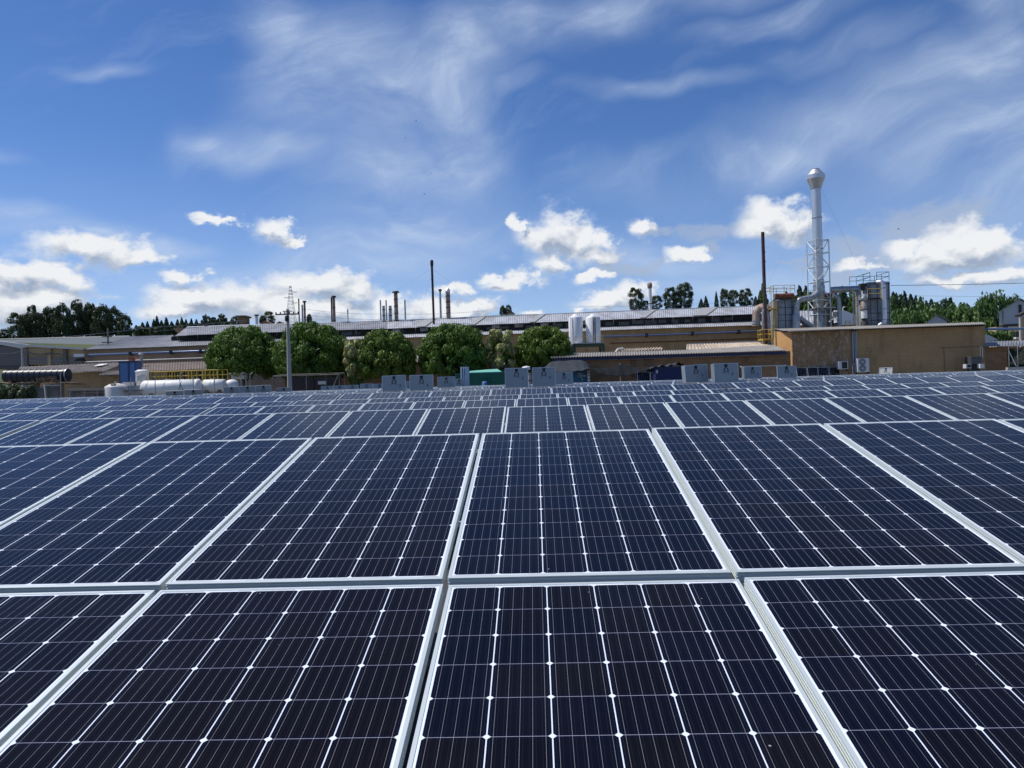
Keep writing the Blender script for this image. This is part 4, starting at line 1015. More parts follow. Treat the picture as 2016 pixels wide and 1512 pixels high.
# lattice tower around it
tw = thing('lattice_tower', down(L(1613, 640, YB)), 'square grey steel lattice frame around the lower half of the silver stack', 'steel frame')
hw = 0.80; an = R(14)
def cn(i, z):
    a = an + pi / 4 + i * pi / 2; return Vector((cx0 + hw * 1.414 * cos(a), YB + hw * 1.414 * sin(a), z))
lv = [zz(1612, v) for v in (655, 620, 592, 556, 526, 499, 474)]
lv[0] = 3.5
for i in range(4):
    mb = MB(); mb.bar(cn(i, 0), cn(i, lv[-1]), .06, n=6); mb.build('leg', 'alu', tw)
for j, z in enumerate(lv[1:]):
    mb = MB()
    for i in range(4): mb.bar(cn(i, z), cn(i + 1, z), .045, n=5)
    mb.build('ring_beam', 'alu', tw)
mb = MB()
for j in range(1, len(lv) - 1):
    for i in range(4):
        a, b = (cn(i, lv[j]), cn(i + 1, lv[j + 1])) if (i + j) % 2 else (cn(i + 1, lv[j]), cn(i, lv[j + 1]))
        mb.bar(a, b, .033, n=5)
mb.build('diagonal_brace', 'alu', tw)
pf = MB(); z = zz(1614, 607); pf.box((cx0 - .9, YB - 1.2, z - .08), (cx0 + 1.3, YB + 1.2, z)); pf.build('platform', 'galv', tw)
mb = MB()
for zz_ in (z + .5, z + 1.0): mb.bar((cx0 - .9, YB - 1.2, zz_), (cx0 + .9, YB - 1.2, zz_), .03, n=5)
for x in (-.9, -.3, .3, .9): mb.bar((cx0 + x, YB - 1.2, z), (cx0 + x, YB - 1.2, z + 1.05), .03, n=5)
mb.build('handrail', 'yellow_pale', tw)
# guy wires
t = thing('guy_wires', down(L(1613, 640, YB)), 'thin guy wires spread from the neck of the silver stack', 'wire')
for (u, v) in ((1510, 565), (1577, 566), (1697, 541)):
    mb = MB(); mb.bar(L(1600 if u < 1600 else 1617, 372 + (12 if u < 1600 else 0), YB), L(u, v, YB + 2), .006, n=4); mb.build('wire', 'cable_pale', t)
t = thing('guy_wires', down(L(852, 640, 92)), 'thin guy wires spread from the tip of the tall dark chimney', 'wire')
for (u, v) in ((775, 575), (822, 640), (965, 612)):
    mb = MB(); mb.bar(L(851, 529, 92), L(u, v, 95), .006, n=4); mb.build('wire', 'cable_pale', t)

# -- left filter house on the block building's left
fl = thing('filter_house', down(L(1540, 640, 82)), 'grey panelled filter box with a rusty drum on top, left of the silver stack', 'industrial filter')
mb = MB(); a, b = L(1529, 645, 82), L(1561, 590, 82); mb.box((a.x, a.y, 3.2), (b.x, a.y + 2.4, b.z)); body = mb.build('casing', 'greybox', fl)
mb = MB()
for u in (1531.5, 1546, 1559.5): x = L(u, 615, 82).x; mb.box((x - .03, a.y - .03, 3.3), (x + .03, a.y, b.z - .05))
for v in (620, 632, 606): z = zz(1545, v, 82); mb.box((a.x + .02, a.y - .025, z), (b.x - .02, a.y - .001, z + .05))
sub(mb, 'seam_rib', 'soot', body)
mb = MB(); mb.bar(L(1525, 583, 81.7), L(1562, 581.5, 81.7), .26, n=16); mb.build('drum', 'rust', fl)
mb = MB(); p = L(1545, 589, 81.6); mb.box((L(1526, 589, 81.6).x, p.y, p.z), (L(1562, 589, 81.6).x, p.y + .5, p.z + .12)); mb.build('ledge', 'soot', fl)
mb = MB(); a, b = L(1525, 640, 81.8), L(1530.5, 592, 81.8); mb.box((a.x, a.y, 3.3), (b.x, a.y + .4, b.z)); mb.build('side_column', 'cream', fl)
def railing(mb, pts, h, nr=2, r=.025, every=1.0):
    for i in range(len(pts) - 1):
        a, b = Vector(pts[i]), Vector(pts[i + 1]); n = max(1, int((b - a).length / every))
        for j in range(n + 1):
            p = a.lerp(b, j / n); mb.bar(p, p + Vector((0, 0, h)), r, n=5)
        for q in range(1, nr + 1): mb.bar(a + Vector((0, 0, h * q / nr)), b + Vector((0, 0, h * q / nr)), r, n=5)
mb = MB(); zt_ = zz(1540, 577, 82); xa, xb = L(1519, 580, 82).x, L(1561, 580, 82).x
railing(mb, [(xb, 83.8, zt_), (xb, 81.4, zt_), (xa, 81.4, zt_), (xa, 83.8, zt_), (xb, 83.8, zt_)], .75, 2, .028, 1.1); mb.build('handrail', 'yellow_pale', fl)
mb = MB()
for u in (1519, 1523.5): mb.bar((L(u, 640, 81.5).x, 81.4, 3), (L(u, 640, 81.5).x, 81.4, zt_ + .75), .035, n=5)
for i in range(26): z = 3.2 + i * .19; mb.bar((L(1519, 640, 81.5).x, 81.4, z), (L(1523.5, 640, 81.5).x, 81.4, z), .018, n=4)
mb.build('ladder', 'yellow_pale', fl)
mb = MB(); z = zz(1530, 609, 82); mb.box((L(1513, 609, 82).x, 81.2, z), (L(1531, 609, 82).x, 82.3, z + .06)); mb.build('landing', 'yellow_pale', fl)
# ducts
def duct(pts, r, mat, label, name='duct', bands=(), sub_=2, n=16, bmat='alu_dark'):
    t = thing(name, down(pts[0]), label, 'duct')
    mb = MB(); mb.path(pts, r, n, sub=sub_); mb.build('tube', mat, t)
    for (p, ax) in bands:
        mb = MB(); p = Vector(p); ax = Vector(ax).normalized(); mb.bar(p - ax * .05, p + ax * .05, r * 1.10, n=16); mb.build('flange', bmat, t)
    return t
yd = 81.6
duct([L(1566, 645, yd), L(1567, 622, yd), L(1568, 608, yd), L(1570, 592, yd), L(1582, 588.5, yd), L(1598, 587, yd + .8), L(1609, 577, yd + 1.6)], .30, 'galv', 'pale S-shaped duct joining the left filter box to the silver stack',
     bands=[(L(1568, 611, yd), (0, 0, 1)), (L(1568, 617, yd), (0, 0, 1)), (L(1597, 587.3, yd + .8), (1, 0, 0))])
mb = MB(); mb.lathe((L(1567.5, 640, yd).x, yd, 0), [(.5, 3.3), (.42, zz(1567, 636, yd)), (.40, zz(1567, 621, yd)), (.30, zz(1567, 617, yd))], 18)
o = mb.build('duct_drum', 'galv'); tag(o, 'upright grey drum under the foot of the pale S-shaped duct', 'drum')
duct([L(1573, 625, 83.2), L(1582, 633, 83.2), L(1594, 641, 83.2), L(1600, 646, 83.2)], .33, 'alu_dark', 'fat grey duct slanting down behind the foot of the S-shaped duct', sub_=0)
duct([L(1489, 642, 83), L(1489, 628, 83), L(1490, 611, 83), L(1497, 605, 83), L(1508, 607, 82.6), L(1516, 612, 82.6)], .42, 'rust_light', 'fat rust-streaked elbow duct at the hall roof end, left of the filter box',
     bands=[(L(1489, 632, 83), (0, 0, 1)), (L(1489, 637, 83), (0, 0, 1)), (L(1500, 605.5, 82.9), (1, 0, 0))])
duct([L(1503, 650, 82.3), L(1502.5, 626, 82.3), L(1503, 609, 82.3), L(1512, 607, 82.3)], .16, 'galv', 'slim grey duct right behind the foot of the rusty chimney')
duct([L(1513.5, 652, 82.3), L(1514, 630, 82.3), L(1511, 612, 82.3)], .17, 'galv', 'slim grey duct between the rusty chimney and the yellow ladder')
duct([L(1636, 571, 83.6), L(1650, 570, 83.6), L(1678, 569, 83.6), L(1692, 568.5, 83.2), L(1699, 574, 82.8), L(1700, 584, 82.6)], .33, 'galv', 'long horizontal duct from the lattice frame to the right filter tower', bands=[(L(1658, 569.5, 83.6), (1, 0, 0)), (L(1700, 584, 82.6), (0, 0, 1))])
duct([L(1640, 582, 82.8), L(1647, 583, 82.8), L(1652, 590, 82.8), L(1652.5, 610, 82.8), L(1653, 645, 82.8)], .22, 'alu_dark', 'dark grey hooked duct immediately right of the lattice frame', bands=[(L(1652.5, 601, 82.8), (0, 0, 1))])
yt = 81.8
t = thing('cyclone', down(L(1701, 640, yt)), 'vertical cyclone with a rusty brown upper drum under the duct elbow', 'cyclone')
xx = L(1701, 610, yt).x
mb = MB(); mb.lathe((xx, yt, 0), [(.22, zz(1701, 592.5, yt)), (.32, zz(1701, 590, yt)), (.32, zz(1701, 587, yt)), (.24, zz(1701, 584, yt))], 18); mb.build('collar', 'galv', t)
mb = MB(); mb.lathe((xx, yt, 0), [(.31, zz(1701, 610, yt)), (.32, zz(1701, 596, yt)), (.2, zz(1701, 593, yt))], 18); mb.build('rusty_drum', 'rust_light', t)
mb = MB(); mb.lathe((xx, yt, 0), [(.3, zz(1701, 627, yt)), (.31, zz(1701, 611, yt)), (.3, zz(1701, 610, yt))], 18); mb.build('barrel', 'white_dirty', t)
mb = MB(); mb.lathe((xx, yt, 0), [(.5, 3.6), (.35, zz(1701, 634, yt)), (.2, zz(1701, 631, yt)), (.3, zz(1701, 627.5, yt))], 18); mb.build('cone', 'soot', t)
mb = MB(); z = zz(1701, 610, yt); mb.lathe((xx, yt, 0), [(.37, z - .04), (.37, z + .04)], 18); mb.build('flange', 'soot', t)
ft = thing('filter_tower', down(L(1730, 640, 83)), 'tall grey sheet-panelled filter tower at right of the silver stack', 'industrial filter')
a, b = L(1713, 640, 82.6), L(1751.5, 554, 82.6)
mb = MB(); mb.box((a.x, 82.6, 3.3), (b.x, 86, b.z)); casing = mb.build('casing', 'greybox', ft)
mb = MB()
for v in (565.5 - 6, 589, 617, 631): z = zz(1730, v, 82.6); mb.box((a.x - .02, 82.57, z), (b.x + .02, 82.598, z + .07))
for u in (1714, 1727.5, 1750.5): x = L(u, 600, 82.6).x; mb.box((x - .025, 82.568, 3.4), (x + .025, 82.597, b.z - .1))
sub(mb, 'seam_rib', 'soot', casing)
mb = MB(); mb.prism([L(1695, 563, 82.8), L(1699, 560, 82.8), L(1711, 555.5, 82.8), L(1713, 555, 82.8), L(1713, 588, 82.8), L(1705, 588, 82.8), L(1703, 566, 82.8)], (0, 2.4, 0)); mb.build('inlet_hood', 'greybox', ft)
mb = MB(); p = L(1703, 585, 82.2); mb.box((p.x - .1, p.y, p.z - .2), (p.x + .3, p.y + .4, p.z + .35)); mb.build('control_box', 'white', ft)
mb = MB(); mb.box(tuple(L(1695, 563.5, 81.9)), tuple(L(1702, 561, 82.5) + Vector((0, 0, .1)))); mb.bar(L(1699, 563, 82.3), L(1699.5, 572, 82.3), .22, n=10); mb.build('fan_motor', 'soot', ft)
for v, x1 in ((561, 1713),):
    mb = MB(); z = zz(1730, 554, 83); railing(mb, [(L(1697, 554, 83).x, 82.7, z - .25), (L(1710.5, 554, 83).x, 82.7, z), (L(1710.5, 554, 83).x, 86, z)], .95, 2, .028, 1.2)
    railing(mb, [(L(1723.5, 554, 83).x, 82.7, z), (b.x, 82.7, z), (b.x, 86, z), (L(1697, 554, 83).x, 86, z)], .95, 2, .028, 1.6); mb.build('handrail', 'green_steel', ft)
mb = MB(); z = zz(1715, 588, 82); mb.box((L(1704, 588, 82).x, 81.7, z), (L(1733, 588, 82).x, 82.55, z + .05)); mb.build('side_platform', 'soot', ft)
mb = MB(); railing(mb, [(L(1706, 588, 82).x, 81.7, z), (L(1731, 588, 82).x, 81.7, z)], 1.0, 2, .028, 1.3); mb.build('platform_rail', 'yellow', ft)
duct([L(1728, 556, 82.3), L(1734, 554.5, 82.0), L(1738.5, 559, 81.9), L(1739, 575, 81.9), L(1740, 600, 81.9), L(1741, 628, 81.9), L(1739, 637, 81.9), L(1730, 642, 82.0)], .25, 'silver', 'bright silver pipe running down the face of the grey filter tower',
     bands=[(L(1738.7, 567, 81.9), (0, 0, 1)), (L(1740, 608, 81.9), (0, 0, 1)), (L(1741, 629, 81.9), (0, 0, 1))])
duct([L(1742, 560, 82.35), L(1742.5, 575, 82.35), L(1744, 610, 82.35), L(1744.5, 630, 82.35), L(1742, 640, 82.35)], .10, 'silver', 'thin silver pipe just behind the bright silver pipe on the filter tower')
t = thing('caged_ladder', down(L(1684, 640, 83.4)), 'bright yellow ladder between the dark post and the cyclone', 'ladder')
mb = MB(); xa, xb = L(1682.5, 600, 83.4).x, L(1688.5, 600, 83.4).x
for x in (xa, xb): mb.bar((x, 83.4, 0), (x, 83.4, zz(1685, 574, 83.4)), .035, n=5)
for i in range(30): z = 2 + i * .27; mb.bar((xa, 83.4, z), (xb, 83.4, z), .02, n=4)
for v in (584, 603): z = zz(1685, v, 83.4); mb.box((xa - .15, 83.3, z), (xb + .1, 83.5, z + .07))
mb.build('frame', 'yellow', t)
o = MB().bar(down(L(1679.5, 640, 82.8)), L(1679, 572, 82.8), .07, n=8).build('support_post', 'galv'); tag(o, 'lone grey steel post left of the bright yellow ladder', 'post')
# dark plant behind the lattice frame
pl = thing('process_unit', down(L(1630, 630, 86)), 'dark cluttered process unit with pipes behind the lattice frame', 'equipment')
mb = MB(); a, b = L(1619, 640, 86), L(1640, 583, 86); mb.box((a.x, 86, 3.2), (b.x, 88.5, b.z)); mb.build('casing', 'darkwall', pl)
mb = MB(); mb.bar(L(1619, 581, 85.8), L(1644, 580, 85.8), .24, n=12); mb.build('drum', 'rust', pl)
for i, u in enumerate((1622, 1626, 1630, 1634, 1637)):
    mb = MB(); mb.bar(L(u, 645, 85.7), L(u - .5, 592 + 4 * (i % 3), 85.7), .05 + .02 * (i % 2), n=6); mb.build('pipe', ['galv', 'silver', 'alu_dark', 'yellow_pale', 'galv'][i], pl)
mb = MB(); mb.bar(L(1632, 634, 85.4), L(1648, 622, 85.4), .05, n=6); mb.bar(L(1641, 618, 85.4), L(1650, 634, 85.4), .05, n=6); mb.build('strut', 'white', pl)
mb = MB(); p = L(1645, 619, 85.3); mb.box((p.x - .3, p.y, p.z - .25), (p.x + .3, p.y + .5, p.z + .3)); mb.build('junction_box', 'offwhite', pl)
# white roofed building behind the plant
t = thing('white_roof_hall', down(L(1640, 640, 100)), 'white sheet-roofed hall seen behind the silver stack', 'building')
mb = MB(); mb.corr(L(1564, 641, 97), L(1692, 632, 97), L(1662, 611, 106), L(1566, 612, 106), .42, .04, .03); mb.build('roof', 'roof_white', t)
mb = MB(); mb.prism([L(1655, 640, 96.5), L(1697, 638, 96.5), L(1690, 622, 96.5), L(1662, 611, 96.5), L(1655, 610.5, 96.5)], (0, .3, 0)); mb.build('gable', 'white', t)
mb = MB(); wall_between(mb, L(1560, 641, 97.4), L(1697, 636, 97.4), 6); mb.build('wall', 'brick_dark', t)
mb = MB(); mb.path([L(1659.5, 611, 96.3), L(1659.5, 606, 96.3), L(1661.5, 604, 96.3), L(1664, 605, 96.3)], .05, 6); mb.build('vent_pipe', 'white', t)
t = thing('access_hatch', down(L(1669, 635, 84)), 'small yellow ladder rail standing on the corrugated roof', 'ladder')
mb = MB(); xa, xb = L(1664.5, 636, 83).x, L(1674, 636, 83).x
for x in (xa, xb): mb.bar((x, 83, 0), (x, 83, zz(1669, 631, 83)), .035, n=5)
for v in (632, 636, 640): z = zz(1669, v, 83); mb.bar((xa, 83, z), (xb, 83, z), .03, n=5)
mb.build('stile', 'yellow', t)
# small yellow platform at the foot of the rusty chimney
t = thing('access_platform', down(L(1508, 670, 77.5)), 'little yellow stair platform at the foot of the tall rusty chimney', 'platform')
mb = MB(); xa, xb = L(1498, 660, 77.5).x, L(1520, 660, 77.5).x; z = zz(1508, 667, 77.5)
mb.box((xa, 77, z - .12), (xb, 78.4, z)); mb.build('deck', 'yellow', t)
mb = MB(); railing(mb, [(xa, 78.4, z), (xa, 77, z), (xb, 77, z), (xb, 78.4, z)], .9, 2, .03, .6); mb.build('handrail', 'yellow', t)
mb = MB()
for x in (xa + .05, xb - .05): mb.bar((x, 77.1, 0), (x, 77.1, z), .05, n=6)
mb.bar((xa, 77.2, z - 1), (xb, 77.2, z), .03, n=5); mb.build('leg', 'yellow_pale', t)
# twin white silos on a green stage
st_ = thing('silo_stage', down(L(1150, 690, 76)), 'dark green steel stage carrying two white silos', 'platform')
mb = MB(); a, b = L(1127, 682, 76), L(1188, 676, 76); mb.box((a.x, 75.4, a.z), (b.x, 78.6, b.z)); mb.build('deck_beam', 'green_steel', st_)
mb = MB(); mb.box((a.x, 75.3, b.z + .002), (b.x, 78.7, b.z + .06)); mb.build('deck', 'offwhite', st_)
for u in (1130, 1187):
    for y in (75.6, 78.3):
        mb = MB(); x = L(u, 680, 76).x; mb.box((x - .12, y - .1, 0), (x + .12, y + .1, a.z)); mb.build('column', 'green_steel', st_)
mb = MB(); zd = b.z + .06; railing(mb, [(L(1131, 675, 76).x, 75.4, zd), (L(1186, 675, 76).x, 75.4, zd)], .62, 2, .022, .85); mb.build('handrail', 'yellow_pale', st_)
for (u, lab, rr) in ((1134.2, 'left white silo with a side ladder on the green stage', .70), (1168.5, 'right white silo with a dark ladder on the green stage', .72)):
    s = thing('silo', (L(u, 670, 76.8).x, 76.8, zd), lab, 'silo', 'white silos on the green stage'); x = L(u, 670, 76.8).x; zt = zz(u, 626.5, 76.8)
    mb = MB(); mb.lathe((x, 76.8, 0), [(rr, zd), (rr, zt), (rr * .9, zt + .12), (.25, zt + .30), (.18, zt + .42), (.05, zt + .44)], 32); mb.build('shell', 'white', s)
    q = -.45 if u < 1150 else .02
    mb = MB(); y = 76.8 - sqrt(rr * rr - (q * 1) ** 2) - .05
    for dx_ in (-.09, .09): mb.bar((x + q * 1 + dx_, y, zd), (x + q + dx_, y, zt + .1), .02 if u < 1150 else .035, n=5)
    for i in range(11): mb.bar((x + q - .09, y, zd + .2 + i * .24), (x + q + .09, y, zd + .2 + i * .24), .015, n=4)
    mb.build('ladder', 'alu_dark' if u < 1150 else 'soot', s)

# ================================================================== TREES
def leaf_mesh(name, centers, n, size, seed, drop=0.6, flat=0.5):
    """n leaf tufts scattered around clump centres: (x, y, z, r)"""
    rs = np.random.RandomState(seed); C_ = np.array(centers); idx = rs.randint(0, len(C_), n)
    c = C_[idx]; d = rs.normal(size=(n, 3)); d /= np.linalg.norm(d, axis=1)[:, None]
    rr = rs.uniform(0.35, 1.0, n) ** 0.5
    p = c[:, :3] + d * (c[:, 3] * rr)[:, None]
    # leaf frame: outward and drooping
    dw = np.array([0, 0, -1.0]) + rs.normal(size=(n, 3)) * 0.7
    out = dw - d * (np.sum(dw * d, 1) * 0.75)[:, None]
    out /= np.linalg.norm(out, axis=1)[:, None]
    sd_ = np.cross(d + rs.normal(size=(n, 3)) * 0.38, out); sd_ /= np.linalg.norm(sd_, axis=1)[:, None]
    s = size * rs.uniform(0.6, 1.3, n)
    a = p - sd_ * (s * 0.32)[:, None]; b = p + sd_ * (s * 0.32)[:, None]
    tip = p + out * s[:, None]; tip[:, 2] -= s * drop * 0.35
    root = p - out * (s * 0.4)[:, None]
    V = np.stack([root, b, tip, a], 1).reshape(-1, 3)
    me = bpy.data.meshes.new(name)
    me.vertices.add(len(V)); me.vertices.foreach_set('co', V.ravel())
    me.loops.add(n * 4); me.loops.foreach_set('vertex_index', np.arange(n * 4))
    me.polygons.add(n); me.polygons.foreach_set('loop_start', np.arange(n) * 4); me.polygons.foreach_set('loop_total', np.full(n, 4))
    me.update(calc_edges=True); return me
def dome_clumps(seed, rx, ry, h, n, r0, r1, skirt=0.0):
    """clump centres over an umbrella-shaped crown whose base is at z = 0"""
    rs = np.random.RandomState(seed); out = []
    for i in range(n):
        a = rs.uniform(0, 2 * pi); t = rs.uniform(-0.25 - skirt, 1.0)
        if t >= 0: zf = t; rad = sqrt(max(0, 1 - t * t)) 
        else: zf = t; rad = 1 + t * 0.35
        k = rs.uniform(0.86, 1.0); 
        out.append((cos(a) * rad * rx * k, sin(a) * rad * ry * k, h * 0.30 + zf * h * 0.70 * k, rs.uniform(r0, r1)))
    return out
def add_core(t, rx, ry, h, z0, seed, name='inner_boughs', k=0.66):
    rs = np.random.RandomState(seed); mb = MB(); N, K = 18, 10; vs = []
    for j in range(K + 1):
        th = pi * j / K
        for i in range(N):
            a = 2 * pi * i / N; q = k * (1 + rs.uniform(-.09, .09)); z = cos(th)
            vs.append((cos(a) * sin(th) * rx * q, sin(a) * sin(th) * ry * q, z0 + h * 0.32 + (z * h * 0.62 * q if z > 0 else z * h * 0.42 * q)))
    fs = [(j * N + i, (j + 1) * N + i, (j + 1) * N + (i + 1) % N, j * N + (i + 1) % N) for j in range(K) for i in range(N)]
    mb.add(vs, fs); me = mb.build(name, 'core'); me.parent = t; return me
def trunk_mb(h, r, seed, limbs=5, spread=1.0, top=0.6):
    rs = random.Random(seed); mb = MB()
    mb.bar((0, 0, 0), (0.05, 0, h * 0.5), r, r * .8, 9)
    for i in range(limbs):
        a = i * 2 * pi / limbs + rs.uniform(-.4, .4); e = (cos(a) * spread, sin(a) * spread, h * 0.5 + top * rs.uniform(.8, 1.3))
        mid = (cos(a) * spread * .4, sin(a) * spread * .4, h * 0.5 + top * .45)
        mb.bar((0.05, 0, h * .45), mid, r * .5, r * .36, 7); mb.bar(mid, e, r * .36, r * .12, 6)
    return mb
def round_tree(u0, u1, vt, vb, Y, label, seed, mat, n=9000, leaf=.19, name='round_tree', cat='tree', group='round-crowned trees in a line before the hall'):
    c = L((u0 + u1) / 2, vb, Y); top = L((u0 + u1) / 2, vt, Y); rx = (u1 - u0) / 2 / F * Y * 1.06; h = top.z - c.z
    t = thing(name, (c.x, Y, 0), label, cat, group)
    cl = dome_clumps(seed, rx * .90, rx * .88, h * .97, 210, rx * .10, rx * .19, 0.15)
    cl += dome_clumps(seed + 9, rx * .72, rx * .70, h * .84, 60, rx * .18, rx * .26, 0.15)
    cl = [(x, y, z + c.z, r) for x, y, z, r in cl]
    me = leaf_mesh('crown', cl, int(n * 2.6), leaf, seed + 1); me.materials.append(MT[mat])
    o = bpy.data.objects.new('crown', me); COL.objects.link(o); o.parent = t
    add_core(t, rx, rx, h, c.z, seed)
    mb = trunk_mb(c.z + h * .5, .22, seed, 6, rx * .55, h * .3); o = mb.build('trunk', 'bark'); o.parent = t; o.location = (0, 0, 0)
    return t
round_tree(410, 552, 644, 738, 73, 'leftmost round green tree, beside the yellow railing', 11, 'leaf', 13000)
round_tree(542, 692, 636, 740, 72, 'large round green tree right behind the concrete light pole', 12, 'leaf', 14000)
round_tree(700, 820, 650, 739, 70, 'third round tree, dense low dome between the two pale bushes', 13, 'leaf_b', 11000)
round_tree(826, 961, 635, 738, 71, 'fourth round tree, below the tall thin dark chimney', 14, 'leaf', 13000)
round_tree(1012, 1128, 642, 722, 72, 'rightmost round tree, touching the white silos', 15, 'leaf_b', 12000)
# two pale variegated ones
def pale_tree(u0, u1, vt, vb, Y, label, seed):
    c = L((u0 + u1) / 2, vb, Y); rx = (u1 - u0) / 2 / F * Y; top = L((u0 + u1) / 2, vt, Y); h = top.z - c.z; rs = random.Random(seed)
    t = thing('variegated_tree', (c.x, Y, 0), label, 'tree', 'pale variegated bushes between the round trees')
    cl = []
    for i in range(34):
        a = rs.uniform(0, 6.28); z = rs.uniform(0.0, .95); q = sqrt(max(.05, 1 - (abs(z - .45) / .6) ** 2)); cl.append((cos(a) * rx * .8 * q, sin(a) * rx * .8 * q, c.z + z * h, rs.uniform(.28, .45)))
    me = leaf_mesh('crown', cl, 5000, .22, seed); me.materials.append(MT['leaf_pale']); o = bpy.data.objects.new('crown', me); COL.objects.link(o); o.parent = t
    cl2 = [(x * .7, y * .7 + .3, z - h * .25, r) for x, y, z, r in cl]
    me = leaf_mesh('inner_leaves', cl2, 2500, .22, seed + 5); me.materials.append(MT['leaf']); o = bpy.data.objects.new('inner_leaves', me); COL.objects.link(o); o.parent = t
    mb = MB()
    for i in range(7):
        a = i * .9; mb.bar((cos(a) * .12, sin(a) * .12, 0), (cos(a) * rx * .5, sin(a) * rx * .5, c.z + h * .4), .045, .03, 6)
    o = mb.build('trunk', 'bark_pale'); o.parent = t; o.location = (0, 0, 0)
pale_tree(680, 716, 671, 740, 69.5, 'slim pale yellow-green bush left of the third round tree', 31)
pale_tree(957, 1018, 650, 727, 71, 'pale yellowish bushy tree between the fourth and the rightmost round tree', 32)

# far trees, each its own object, from a few crown shapes
def crown_proto(kind, seed):
    rs = np.random.RandomState(seed); rn = random.Random(seed)
    if kind == 'broad':
        cl = [(x, y, z + .16, r) for x, y, z, r in dome_clumps(seed, .42, .42, .80, 60, .07, .15, .3)] + [(x, y, z + .1, r) for x, y, z, r in dome_clumps(seed + 2, .3, .3, .6, 24, .12, .18, .3)]; n, s, m_ = 5200, .055, 'leaf_mid'
    elif kind == 'euc':
        cl = []
        for i in range(64):
            z = rn.uniform(.12, .97); w_ = .26 * sqrt(max(.04, 1 - ((z - .52) / .50) ** 2)); a = rn.uniform(0, 6.28); cl.append((cos(a) * w_ * .85, sin(a) * w_ * .85, z, rn.uniform(.055, .11)))
        n, s, m_ = 4800, .036, 'leaf_dark'
    else:
        cl = []
        for i in range(60):
            z = 1 - (i / 60) ** .9 * .88; w_ = ((1.02 - z) ** .75) * .27 * rn.uniform(.7, 1.15) + .004; a = i * 2.4; cl.append((cos(a) * w_ * .75, sin(a) * w_ * .75, z - .02, .014 + .10 * (1 - z)))
        n, s, m_ = 3600, .040, 'leaf_pine'
    me = leaf_mesh('crown', cl, n, s, seed + 3, drop=.3); me.materials.append(MT[m_])
    mb = MB(); mb.bar((0, 0, 0), (.01, 0, .62), .018, .010, 6)
    if kind != 'pine':
        for i in range(4): a = i * 1.6; mb.bar((.005, 0, .35), (cos(a) * .14, sin(a) * .14, .62), .009, .004, 5)
    tr = mb.build('trunk', 'bark_pale' if kind == 'euc' else 'bark'); tm = tr.data; bpy.data.objects.remove(tr)
    cr = MB(); q = {'broad': .34, 'euc': .16, 'pine': .0}[kind]
    return me, tm
PRO = {k: [crown_proto(k, 100 + 7 * i + j) for i in range(3)] for j, k in enumerate(('broad', 'euc', 'pine'))}
FN = {'broad': ('broadleaf_tree', 'broadleaf tree'), 'euc': ('eucalyptus_tree', 'eucalyptus tree'), 'pine': ('pine_tree', 'pine tree')}
rt = random.Random(21)
def far_tree(u, vt, wpx, Y, kind, label, group, mat=None):
    top = L(u, vt, Y); gz = hill_h(top.x, Y) - .3; H = max(3, top.z - gz); wd = wpx / F * Y
    me, tm = PRO[kind][rt.randrange(3)]
    t = thing(FN[kind][0], (top.x, Y, gz), label, 'tree', group)
    base_w = {'broad': 1.05, 'euc': .56, 'pine': .54}[kind]
    if kind == 'broad' and H > wd * 1.3: z_off = H - wd * 1.0
    for nm, m_ in (('crown', me), ('trunk', tm)):
        mm = m_
        if nm == 'crown' and mat:
            mm = m_.copy(); mm.materials.clear(); mm.materials.append(MT[mat])
        o = bpy.data.objects.new(nm, mm); COL.objects.link(o); o.parent = t
    t.scale = (wd / base_w * rt.uniform(.85, 1.2), wd / base_w, H); t.rotation_euler = (rt.uniform(-.03, .03), rt.uniform(-.03, .03), rt.uniform(0, 6.28))
    return t
G1 = 'dark trees on the rise at the far left'
for i, (u, vt, w_, kind) in enumerate(((35, 617, 40, 'euc'), (48, 618, 34, 'broad'), (62, 602, 26, 'euc'), (68, 616, 44, 'broad'), (98, 605, 56, 'broad'), (122, 600, 46, 'broad'),
        (150, 594, 56, 'broad'), (178, 597, 52, 'broad'), (200, 602, 48, 'broad'), (222, 603, 44, 'broad'), (245, 620, 34, 'broad'), (8, 652, 26, 'broad'))):
    labs = ['sparse feathery tree at the left end of the dark far-left grove', 'low dark tree beside the feathery one at the far left', 'thin tuft-topped tree sticking out above the left grove', 'dark tree under the tuft-topped one in the left grove',
            'rounded dark tree on the left shoulder of the far-left grove', 'dark tree between the left shoulder and the highest crown of the grove', 'highest dark crown of the far-left grove', 'dark tree just right of the highest crown in the left grove',
            'fourth dark crown from the right end of the left grove', 'broad dark tree near the right end of the left grove', 'low dark tree at the right end of the far-left grove', 'small dark tree cut by the left edge of the photo']
    far_tree(u, vt, w_, 200 + (i * 7) % 17, kind, labs[i], G1, 'leaf_dark')
G2 = 'small conifers along the far ridge left of the pylon'
n_ = 0
for u, vt, w_ in ((268, 640, 18), (280, 634, 18), (290, 632, 16), (303, 628, 17), (309, 621, 16), (318, 630, 16), (327, 624, 18), (338, 632, 15), (349, 628, 15), (358, 624, 14), (366, 628, 14), (376, 626, 14), (386, 628, 14)):
    n_ += 1; far_tree(u, vt, w_, 215 + n_ % 4, 'pine', 'dark little conifer, %s from the left on the ridge right of the big grove' % ORD[n_ - 1], G2)
